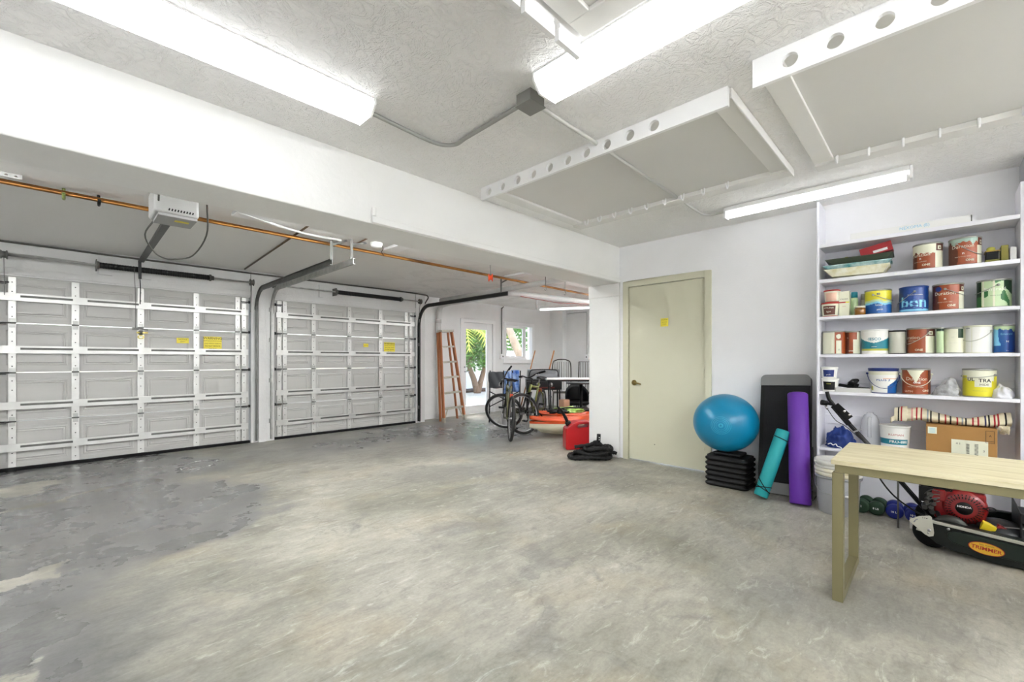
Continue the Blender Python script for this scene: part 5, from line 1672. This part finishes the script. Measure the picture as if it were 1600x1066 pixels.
for i in range(30):
    z = .73 + .04 * rn.random()
    b.tube([(4.50 + rn.random() * .03, .243, z), (4.50, .26, z - .008), (4.50, .262 + rn.uniform(0, .006), z - .022)], .002, 0, 4)
b.build('fringe', BM[0], t)

# ================================================================== floor by the shelf: bucket, dumbbells
def pailbody(rb, rt, h, wall=.004): return [(rb * .98, 0), (rb, .004), (rt, h), (rt - wall, h), (rb - wall, .008), (.0001, .008)]
GREYP = mat('grey_bucket', '#97989b', .45, var=.15, vs=5)
t = thing('bucket', 'grey plastic bucket with paint drips under yellowed rim by shelf unit', 'bucket', (4.265, .565, 0), R(10))
b = MB()
b.lathe(pailbody(.128, .143, .335), (0, 0, 0), 0, 40)
b.lathe([(.149, .275), (.152, .278), (.152, .290), (.149, .293)], (0, 0, 0), 0, 40)
b.build('body', GREYP, t)
b = MB()
b.lathe([(.1445, .294), (.153, .297), (.153, .318), (.147, .320), (.147, .324), (.155, .327), (.155, .350), (.150, .354)], (0, 0, 0), 0, 40)
b.build('rim', mat('yellowed_plastic', '#d2c48a', .5, var=.3, vs=4, col2='#e3e2dc'), t)
b = MB()
b.tube([(.15 * math.cos(a), -.15 * abs(math.sin(a)) * 1.03, .285 - .12 * abs(math.sin(a))) for a in [PI * i / 16 for i in range(17)]], .0025)
b.build('handle', STEEL, t, rot=(0, 0, R(-120)))
MB().tube([(-.055, -.143, .165), (-.02, -.158, .160)], .008).build('grip', WHITE, t, rot=(0, 0, R(-55)))
t = thing('bucket', 'white paint-smeared bucket with lid stacked inside the grey bucket', 'bucket', (4.265, .565, .3555), R(30))
WB = mat('dirty_white_plastic', '#d4d3cd', .5, var=.12, vs=12)
b = MB()
b.lathe([(.148, 0), (.152, .004), (.152, .016), (.146, .018), (.146, .026), (.156, .028), (.158, .050), (.153, .058), (.140, .060), (.136, .050), (.0001, .050)], (0, 0, 0), 0, 40)
b.build('lid', WB, t)
b = MB()
for a in range(0, 360, 30):
    b.cbox((.157 * math.cos(R(a)), .157 * math.sin(R(a)), .030), (.006, .006, .03), 0, (0, 0, R(a)))
b.build('lid_tabs', WB, t)

def dumbbell(label, y, m, txt, mi, yaw=0):
    t = thing('dumbbell', label, 'dumbbell', (4.46, y, .0), R(yaw), 'neoprene dumbbells on the floor')
    r = .052
    for s in (-1, 1):
        b = MB()
        b.lathe([(.030, -.030), (r - .004, -.028), (r, -.020), (r, .020), (r - .004, .028), (.034, .031), (.0001, .030)], (s * .065, 0, r), 0, 24, axis=(-1, 0, 0))
        if s == -1:
            b.text(txt, .020, lambda a, c, w: (-.0965, -a, r + c), 1, bold=True)
        b.build('head', [m, WINK], t)
    MB().cyl((-.036, 0, r), (.036, 0, r), .016, 0, 14).build('handle', m, t)
    return t
DG = mat('green_neoprene', '#1c3a24', .6); DB = mat('blue_neoprene', '#0e2078', .5)
dumbbell('green dumbbell half hidden by the table leg', .424, DG, '2', 0, -6)
dumbbell('green dumbbell beside the blue pair', .338, DG, '8 LB', 1, -4)
dumbbell('blue dumbbell next to the green pair', .240, DB, '10 LB', 2, 3)
dumbbell('blue dumbbell nearest the lawn mower', .135, DB, '10 LB', 3, 5)
tag(MB().tube(smooth_path([(4.62, .765, .0055), (4.44, .765, .0055), (4.43, .768, .10), (4.435, .762, .35), (4.44, .765, .46)], 5), .004).build('cord', BLACK), 'thin black cord running down between purple mat and shelf unit', 'cord')

# ================================================================== table
t = thing('work_table', 'narrow table with pale wood-grain top and tan metal frame', 'table', (3.0, -.55, 0))
WOODT = bpy.data.materials.new('pale_wood_grain')
WOODT.use_nodes = True
nt = WOODT.node_tree
bs = nt.nodes['Principled BSDF']; N = nt.nodes.new; L = nt.links.new
tc = N('ShaderNodeTexCoord')
mp = N('ShaderNodeMapping'); mp.inputs['Scale'].default_value = (26, 1.6, 10)
L(tc.outputs['Object'], mp.inputs[0])
g1 = ramp(noise(2.2, 6, .4, mp.outputs[0]).outputs[0], [(.35, '#b8ac87'), (.55, '#cdc4a3'), (.7, '#d4ccaf')])
L(g1, bs.inputs['Base Color'])
bs.inputs['Roughness'].default_value = .45
MB().box(-.325, .325, -1.0, .935, .680, .702).build('tabletop', WOODT, t, bevel=.002)
TAN = mat('tan_metal', '#7e7756', .42, .25)
MB().box(-.315, -.265, -.98, .92, .640, .6795).box(.255, .300, -.98, .92, .640, .6795).build('apron_rail', TAN, t, bevel=.002)
for yy in (.885, -.945):
    for x0, x1 in ((-.3245, -.2745), (.235, .285)):
        MB().box(x0, x1, yy - .0, yy + .045, .0, .6395 if False else .6395).build('leg', TAN, t, bevel=.003)
    MB().box(-.274, .2345, yy, yy + .045, 0, .045).build('floor_rail', TAN, t, bevel=.003)

# ================================================================== reel mower
t = thing('reel_mower', 'green reel mower with red engine, oval yellow badge and black handle', 'lawn mower', (3.98, -.25, 0), R(0))
ox, oy = 3.98, -.25
def W_(x, y, z): return (x - ox, y - oy, z)
MG = mat('mower_green', '#070f0b', .38, spec=.4)
MSIL = mat('mower_silver', '#b3b3a8', .4, .5)
ERED = mat('engine_red', '#7a0d11', .28, coat=.4)
X0 = 3.80
# chain cover, facing the camera side: outline in (y to the right, z)
def pn(u, z): return (u, z)
cov = [(.02, .085), (.05, .058), (.12, .035), (.30, .012), (.55, .006), (.80, .006), (.80, .150), (.60, .160), (.35, .178), (.12, .192), (.04, .195), (.01, .17), (.0, .13)]
b = MB().shape([cov], lambda u_, v_, w: W_(X0 + .02 + w, .06 - u_, v_), .05)
b.build('chain_cover', MG, t, bevel=.008, segs=3)
inn = [(.10, .135), (.12, .150), (.16, .156), (.55, .135), (.72, .122), (.75, .11), (.73, .088), (.60, .055), (.40, .048), (.20, .062), (.12, .085), (.10, .11)]
MB().shape([inn], lambda u_, v_, w: W_(X0 - .010 + w, .06 - u_, v_), .012).build('cover_emboss', mat('mower_green_light', '#0b1a12', .38, spec=.4), t, bevel=.005, segs=2)
b = MB()
by, bz = .06 - .262, .088
def oval(a_, c_, n=36): return [(a_ * math.cos(2 * PI * i / n), c_ * math.sin(2 * PI * i / n)) for i in range(n)]
rotm = lambda u_, v_: (u_ * math.cos(R(-5)) - v_ * math.sin(R(-5)), u_ * math.sin(R(-5)) + v_ * math.cos(R(-5)))
def bd(off): return lambda u_, v_, w: W_(X0 - .0165 - off + w, by - rotm(u_, v_)[0], bz + rotm(u_, v_)[1])
b.shape([oval(.074, .035)], bd(0), .001, 1).shape([oval(.070, .032)], bd(.001), .001, 0)
b.text('TRIMMER', .030, lambda u_, v_, w: bd(.002)(u_, v_ - .002 + .0, 0), 1, bold=True)
b.text('REEL MOWER', .010, lambda u_, v_, w: bd(.002)(u_, v_ + .019, 0), 2)
b.build('badge', [mat('badge_yellow', '#d6a52a', .4), mat('badge_red', '#a32218', .4), mat('badge_green', '#22402c', .4)], t)
# silver side rail and quadrant plate
MB().bar(W_(X0 - .012, .03, .190), W_(X0 - .012, -.75, .128), .012, .018).bar(W_(X0 - .012, .10, .125), W_(X0 - .012, .02, .112), .010, .012).build('side_rail', MSIL, t, bevel=.002)
q = [(-.055, .055), (-.045, .066), (0, .073), (.045, .066), (.050, .055), (.022, -.035), (.012, -.052), (-.008, -.052), (-.020, -.035)]
holes = [circle(.054 * math.sin(R(a)), .010 + .050 * math.cos(R(a)), .0032, 8) for a in (-46, -37, -28, -19, 12, 22, 32)]
q = [(x_ * 1.1, z_) for x_, z_ in q]
rq = lambda u_, v_: (u_ * math.cos(R(25)) - v_ * math.sin(R(25)), u_ * math.sin(R(25)) + v_ * math.cos(R(25)))
MB().shape([q] + holes, lambda u_, v_, w: W_(X0 - .022 + w, .055 - rq(u_, v_)[0], .145 + rq(u_, v_)[1]), .004).build('height_plate', mat('plate_white', '#c9c8bc', .4, .3), t)
b = MB()
for (yy, zz, r) in ((.04, .135, .009), (-.045, .165, .008), (.045, .118, .006)):
    b.lathe([(r, 0), (r, .006), (r * .6, .010), (.0001, .010)], W_(X0 - .024, yy, zz), 0, 10, axis=(-1, 0, 0))
b.bar(W_(X0 - .01, .125, .19), W_(X0 - .01, .125, .12), .01, .012).bar(W_(X0 - .01, .125, .14), W_(X0 + .1, .125, .14), .012, .008)
b.build('bolt', STEEL, t)
# wheels / roller
b = MB()
b.lathe([(.06, -.025), (.088, -.022), (.092, 0), (.088, .022), (.06, .025)], W_(X0 + .09, .03, .092), 0, 30, axis=(1, 0, 0))
b.lathe([(.0001, -.02), (.06, -.02), (.06, .02), (.0001, .02)], W_(X0 + .09, .03, .092), 1, 24, axis=(1, 0, 0))
b.build('wheel', [RUBBER, MSIL], t)
b = MB()
b.lathe([(.06, -.025), (.088, -.022), (.092, 0), (.088, .022), (.06, .025)], W_(X0 + .55, .03, .092), 0, 30, axis=(1, 0, 0))
b.build('wheel', [RUBBER], t)
b = MB()
b.cyl(W_(X0 + .12, -.50, .095), W_(X0 + .54, -.50, .095), .012)
for k in range(7):
    a0 = 2 * PI * k / 7
    P = [(X0 + .14 + .38 * i / 12, -.50 + .085 * math.cos(a0 + i * .12), .098 + .085 * math.sin(a0 + i * .12)) for i in range(13)]
    b.tube([W_(*p) for p in P], .006, 0, 5)
b.build('cutting_reel', STEEL, t)
b = MB()
b.box(*[v for v in (X0 + .05 - ox, X0 + .58 - ox, -.40 - oy, .0 - oy, .10, .125)])
b.box(X0 + .56 - ox, X0 + .60 - ox, -.75 - oy, .05 - oy, .02, .19)
b.build('deck', MG, t, bevel=.006)
# belt wheel behind the cover
b = MB().lathe([(.05, -.012), (.085, -.012), (.078, 0), (.085, .012), (.05, .012)], W_(X0 + .075, -.055, .140), 0, 30, axis=(1, 0, 0))
b.build('belt_wheel', mat('belt_wheel_grey', '#3f403c', .4, .6), t)
# engine
ey_, ez_ = -.117, .262
b = MB()
XR = 3.965
b.lathe([(.040, 0), (.058, .003), (.085, -.004), (.100, -.020), (.108, -.045), (.110, -.085)], W_(XR, ey_, ez_), 0, 36, axis=(-1, 0, 0))
b.cbox(W_(XR + .07, ey_ + .02, ez_ + .0), (.10, .235, .19), 0)
b.cbox(W_(XR + .055, ey_ + .12, ez_ + .055), (.09, .08, .08), 0)
b.build('recoil_cover', ERED, t, bevel=.012, segs=3)
b = MB()
for k in range(30):
    a = 2 * PI * k / 30
    for r0, r1 in ((.060, .074), (.078, .088)):
        c = Vector(W_(XR - .003 - (.0 if r0 < .07 else -.006), ey_, ez_))
        b.cbox(c + Vector((-.0015, (r0 + r1) / 2 * math.cos(a), (r0 + r1) / 2 * math.sin(a))), (.004, r1 - r0, .005), 0, (a, 0, 0))
b.build('cooling_slots', BLACK, t)
b = MB()
b.lathe([(.040, .001), (.038, .004), (.0001, .004)], W_(XR, ey_, ez_), 0, 28, axis=(-1, 0, 0))
b.text('HONDA', .017, lambda u_, v_, w: W_(XR - .0055, ey_ - u_, ez_ + .010 + v_), 1, bold=True)
b.build('starter_badge', [BLACK, WINK, P_['red']], t)
MB().tube([W_(XR - .0, ey_ - .115 + .02 * math.cos(a), ez_ + .02 + .012 * math.sin(a)) for a in [2 * PI * i / 14 for i in range(14)]], .004, 0, 6, closed=True).tube([W_(XR, ey_ - .08, ez_ + .02), W_(XR, ey_ - .10, ez_ + .02)], .006).build('pull_grip', BLACK, t)
b = MB()
b.cbox(W_(XR + .10, ey_ + .125, ez_ + .12), (.16, .15, .075)).cbox(W_(XR + .06, ey_ + .175, ez_ + .05), (.10, .07, .10)).cbox(W_(XR + .04, ey_ + .14, ez_ + .145), (.10, .19, .012))
b.cbox(W_(XR + .16, ey_, ez_ - .04), (.12, .20, .14))
b.build('air_cleaner', BLACK, t, bevel=.008)
b = MB()
b.cbox(W_(XR + .11, ey_ - .01, ez_ + .135), (.15, .20, .05))
b.build('fuel_tank', mat('tank_cream', '#cfcab0', .4), t, bevel=.015, segs=3)
b = MB()
rn = random.Random(3)
for (dy, dz) in ((.135, -.005), (.15, -.03), (.17, .0), (.145, -.06), (.18, -.035), (.165, .03), (.13, .03), (.155, .055)):
    b.cyl(W_(XR - .0, ey_ + dy, ez_ + dz), W_(XR + .06, ey_ + dy + .005, ez_ + dz), rn.uniform(.008, .018), 0, 10)
for k in range(4):
    b.tube(smooth_path([W_(XR + .01, ey_ + .11, ez_ + .08 - .02 * k), W_(XR - .01, ey_ + .15, ez_ + .09 - .03 * k), W_(XR + .02, ey_ + .19, ez_ + .04 - .03 * k)], 4), .003)
b.build('carburettor', mat('dark_steel', '#5a5a58', .3, .8), t)
MB().cbox(W_(XR - .03, ey_ - .10, ez_ - .085), (.06, .06, .05), 0, (R(20), 0, 0)).build('yellow_guard', mat('guard_yellow', '#d8bf1e', .4), t, bevel=.003)
b = MB()
b.bar(W_(XR - .02, ey_ - .13, ez_ - .075), W_(XR - .01, ey_ - .22, ez_ - .13), .05, .055)
b.build('red_shield', ERED, t, bevel=.01)
b = MB()
b.bar(W_(XR - .03, ey_ - .13, ez_ - .07), W_(XR - .03, ey_ - .45, ez_ - .03), .006, .006).bar(W_(XR - .04, ey_ - .16, ez_ - .10), W_(XR - .04, ey_ - .45, ez_ - .13), .006, .006)
b.build('control_rod', STEEL, t)
b = MB()
b.box(X0 + .10 - ox, X0 + .55 - ox, -.72 - oy, -.36 - oy, .235, .245).box(X0 + .10 - ox, X0 + .11 - ox, -.72 - oy, -.345 - oy, .245, .30).box(X0 + .10 - ox, X0 + .55 - ox, -.352 - oy, -.345 - oy, .15, .30)
b.build('grass_catcher', mat('catcher_black', '#17181a', .5), t, bevel=.004)
MB().lathe([(.0001, 0), (.11, 0), (.12, .01), (.06, .04), (.0001, .05)], W_(XR + .02, ey_ - .17, ez_ - .10), 0, 20, axis=(-.3, -.1, 1)).build('pulley_guard', mat('guard_dark', '#23262a', .4), t)
# handle
b = MB()
for xx in (4.13, 4.175):
    b.tube([W_(xx, .03, .13), W_(xx, .10, .215), W_(xx, .37, .575), W_(xx, .55, .80)], .0115, 0, 10)
b.tube([W_(3.99, -.06, .36), W_(4.02, .02, .43)], .016, 0, 10).tube([W_(3.90, -.02, .15), W_(3.96, -.0, .20), W_(4.13, .03, .22)], .012)
b.build('handle_tube', BLACKM, t)
b = MB()
b.bar(W_(4.13, .48, .715), W_(4.13, .58, .85), .02, .035)
b.bar(W_(4.11, .47, .765), W_(4.11, .56, .86), .012, .04)
b.tube(smooth_path([W_(4.13, .54, .80), W_(4.13, .585, .87), W_(4.13, .605, .90), W_(4.13, .618, .955)], 4), .013)
b.tube([W_(4.13, .57, .855), W_(4.12, .625, .868)], .011).tube([W_(4.12, .615, .866), W_(4.10, .650, .872)], .020)
b.build('control_bracket', BLACK, t)
b = MB()
for (yy, zz) in ((.505, .815), (.475, .79)):
    b.lathe([(.009, 0), (.009, .006), (.0001, .007)], W_(4.1035, yy, zz), 0, 10, axis=(-1, 0, 0))
b.tube([W_(4.11, .625, .845), W_(4.11, .61, .82)], .007)
b.bar(W_(4.115, .425, .672), W_(4.115, .43, .682), .03, .05)
b.build('bolt', CHROME, t)
b = MB()
b.tube(smooth_path([W_(4.11, .61, .82), W_(4.11, .56, .74), W_(4.12, .50, .70), W_(4.13, .40, .60)], 5), .0025)
b.tube(smooth_path([W_(4.16, .36, .56), W_(4.13, .33, .40), W_(4.12, .24, .25), W_(4.10, .13, .165), W_(4.0, .06, .16)], 6), .0055)
b.build('control_cable', BLACK, t)
MB().cyl(W_(4.16, .205, .0), W_(4.16, .205, .36), .006).cyl(W_(4.22, .06, .0), W_(4.22, .06, .34), .006).build('stand_rod', DGALV, t)

# ================================================================== garden outside the glass door
PAVE = mat('pale_paving', '#cfc8b8', .7, var=.15, vs=1.5)
struct(MB().box(2, 34, YF + .2, 40, -.12, -.02).build('ground', PAVE), 'sunlit pale paving outside the glass door', 'ground')
tag(MB().box(7, 30, 13.5, 13.75, -.02, 1.55).box(7, 30, 13.45, 13.8, 1.551, 1.62).build('garden_wall', mat('garden_wall_paint', '#dcdad4', .7), bevel=.01), 'low white garden wall seen through the glass door', 'wall')
tag(MB().box(8, 28, 12.6, 13.44, -.019, .06).build('planting_bed', mat('mulch', '#4d3a2b', .9, bump=.6, bs=20)), 'dark mulch bed in front of the garden wall', 'ground')
LEAFM = [mat('leaf_green', '#5c8a3a', .5, var=.3, vs=2), mat('leaf_yellow', '#b7bf4a', .5), mat('leaf_dark', '#38602f', .5)]
BARK = mat('bark_brown', '#6e5844', .8, bump=.6, bs=25)
BARKP = mat('bark_pale', '#b9a48e', .8, var=.3, vs=4, bump=.5, bs=15)
def leaves(center, rad, n, m, size=.12, seed=1, parent=None, name='foliage'):
    rn = random.Random(seed)
    b = MB()
    for i in range(n):
        d_ = Vector((rn.gauss(0, 1), rn.gauss(0, 1), rn.gauss(0, 1))).normalized()
        rr = rn.random() ** .4
        k = 1 + .3 * mnoise.noise(d_ * 2 + Vector((seed, 0, 0)))
        p = Vector(center) + Vector((d_.x * rad[0], d_.y * rad[1], d_.z * rad[2])) * rr * k
        e = Euler((rn.uniform(0, 6.3), rn.uniform(0, 6.3), rn.uniform(0, 6.3))).to_matrix()
        s_ = size * rn.uniform(.6, 1.3)
        b.add([p + e @ Vector(q) for q in ((0, -s_, 0), (s_ * .35, 0, s_ * .12), (0, s_, 0), (-s_ * .35, 0, s_ * .12))], [(0, 1, 2, 3)], 0)
    return b.build(name, m, parent)
def gtree(name, label, base, trunks, crowns, size, bark=BARK):
    t = thing(name, label, 'tree', base)
    b = MB()
    for tr in trunks:
        P = smooth_path(tr[0], 5)
        b.tube(P, [tr[1] * (1 - .5 * i / len(P)) for i in range(len(P))], 0, 10)
    b.build('trunk', bark, t)
    for i, (c, rad, n, m) in enumerate(crowns):
        leaves(c, rad, n, m, size, i + 3 + int(abs(c[0]) * 10), t)
    return t
# tree seen through the glass door (line of sight runs from the origin through x/y = .85..)
gtree('garden_tree', 'bushy green tree with forked trunk behind the glass door', (10.62, 12.2, -.02),
      [([(0, 0, .0), (-.12, .05, .5), (-.30, .1, 1.0), (-.2, .1, 1.5)], .13), ([(0.02, 0, .0), (.18, 0, .45), (.35, .0, .95), (.5, .1, 1.4)], .12)],
      [((0, 0, 1.65), (1.1, .8, .75), 1700, LEAFM[0]), ((-.2, .1, 2.3), (1.3, .9, .7), 900, LEAFM[0]), ((.4, -.2, 2.0), (.7, .6, .6), 500, LEAFM[1]), ((.1, .3, 1.9), (1.2, .8, .8), 700, LEAFM[2])], .10)
def palm(label, base, h, n, ln, m, seed):
    t = thing('palm', label, 'palm', base)
    rn = random.Random(seed)
    MB().tube([(0, 0, 0), (.05, .02, h * .5), (0, 0, h)], [.14, .11, .10]).build('trunk', BARKP, t)
    for k in range(n):
        a = 2 * PI * k / n + rn.uniform(-.2, .2)
        up = rn.uniform(.2, 1.2)
        b = MB()
        P = []
        for i in range(13):
            s_ = i / 12
            P.append(Vector((math.cos(a) * ln * s_, math.sin(a) * ln * s_, h + up * ln * s_ - (up + .55) * ln * s_ * s_)))
        b.tube(P, .015, 0, 5)
        for i in range(1, 12):
            td = (P[i + 1] - P[i - 1]).normalized() if i < 12 else Vector((1, 0, 0))
            sd = td.cross(Vector((0, 0, 1))).normalized()
            for s2 in (-1, 1):
                for o_ in (0, .5):
                    p = P[i].lerp(P[i + 1], o_)
                    q = p + sd * s2 * ln * .28 * math.sin(PI * (i + 1) / 13.5) + td * ln * .12 - Vector((0, 0, ln * .06))
                    b.add([p - td * .03, p + td * .03, q], [(0, 1, 2)], 0)
        b.build('frond', m, t)
    return t
palm('yellow-green palm left of the tree behind the glass door', (9.3, 11.6, -.02), 2.3, 12, 1.5, LEAFM[1], 3)
palm('tall green palm rising behind the garden wall', (11.3, 14.6, -.02), 2.9, 14, 1.8, LEAFM[0], 5)
gtree('garden_tree', 'pale leaning tree trunk with foliage outside the small window', (10.6, 9.3, -.02),
      [([(0, 0, 0), (-.55, -.05, 1.0), (-1.0, -.1, 1.6), (-1.36, -.1, 2.2), (-1.9, .1, 3.4)], .17)],
      [((-1.7, .5, 3.3), (1.2, .7, .6), 700, LEAFM[1])], .10, BARKP)
gtree('garden_tree', 'dense green hedge tree beyond the garden wall', (14.6, 14.9, -.02), [([(0, 0, 0), (0, 0, 1.5)], .12)], [((0, 0, 2.3), (2.6, .9, 1.6), 2200, LEAFM[0]), ((-3.2, 0, 2.2), (1.8, .9, 1.4), 1400, LEAFM[2])], .14)
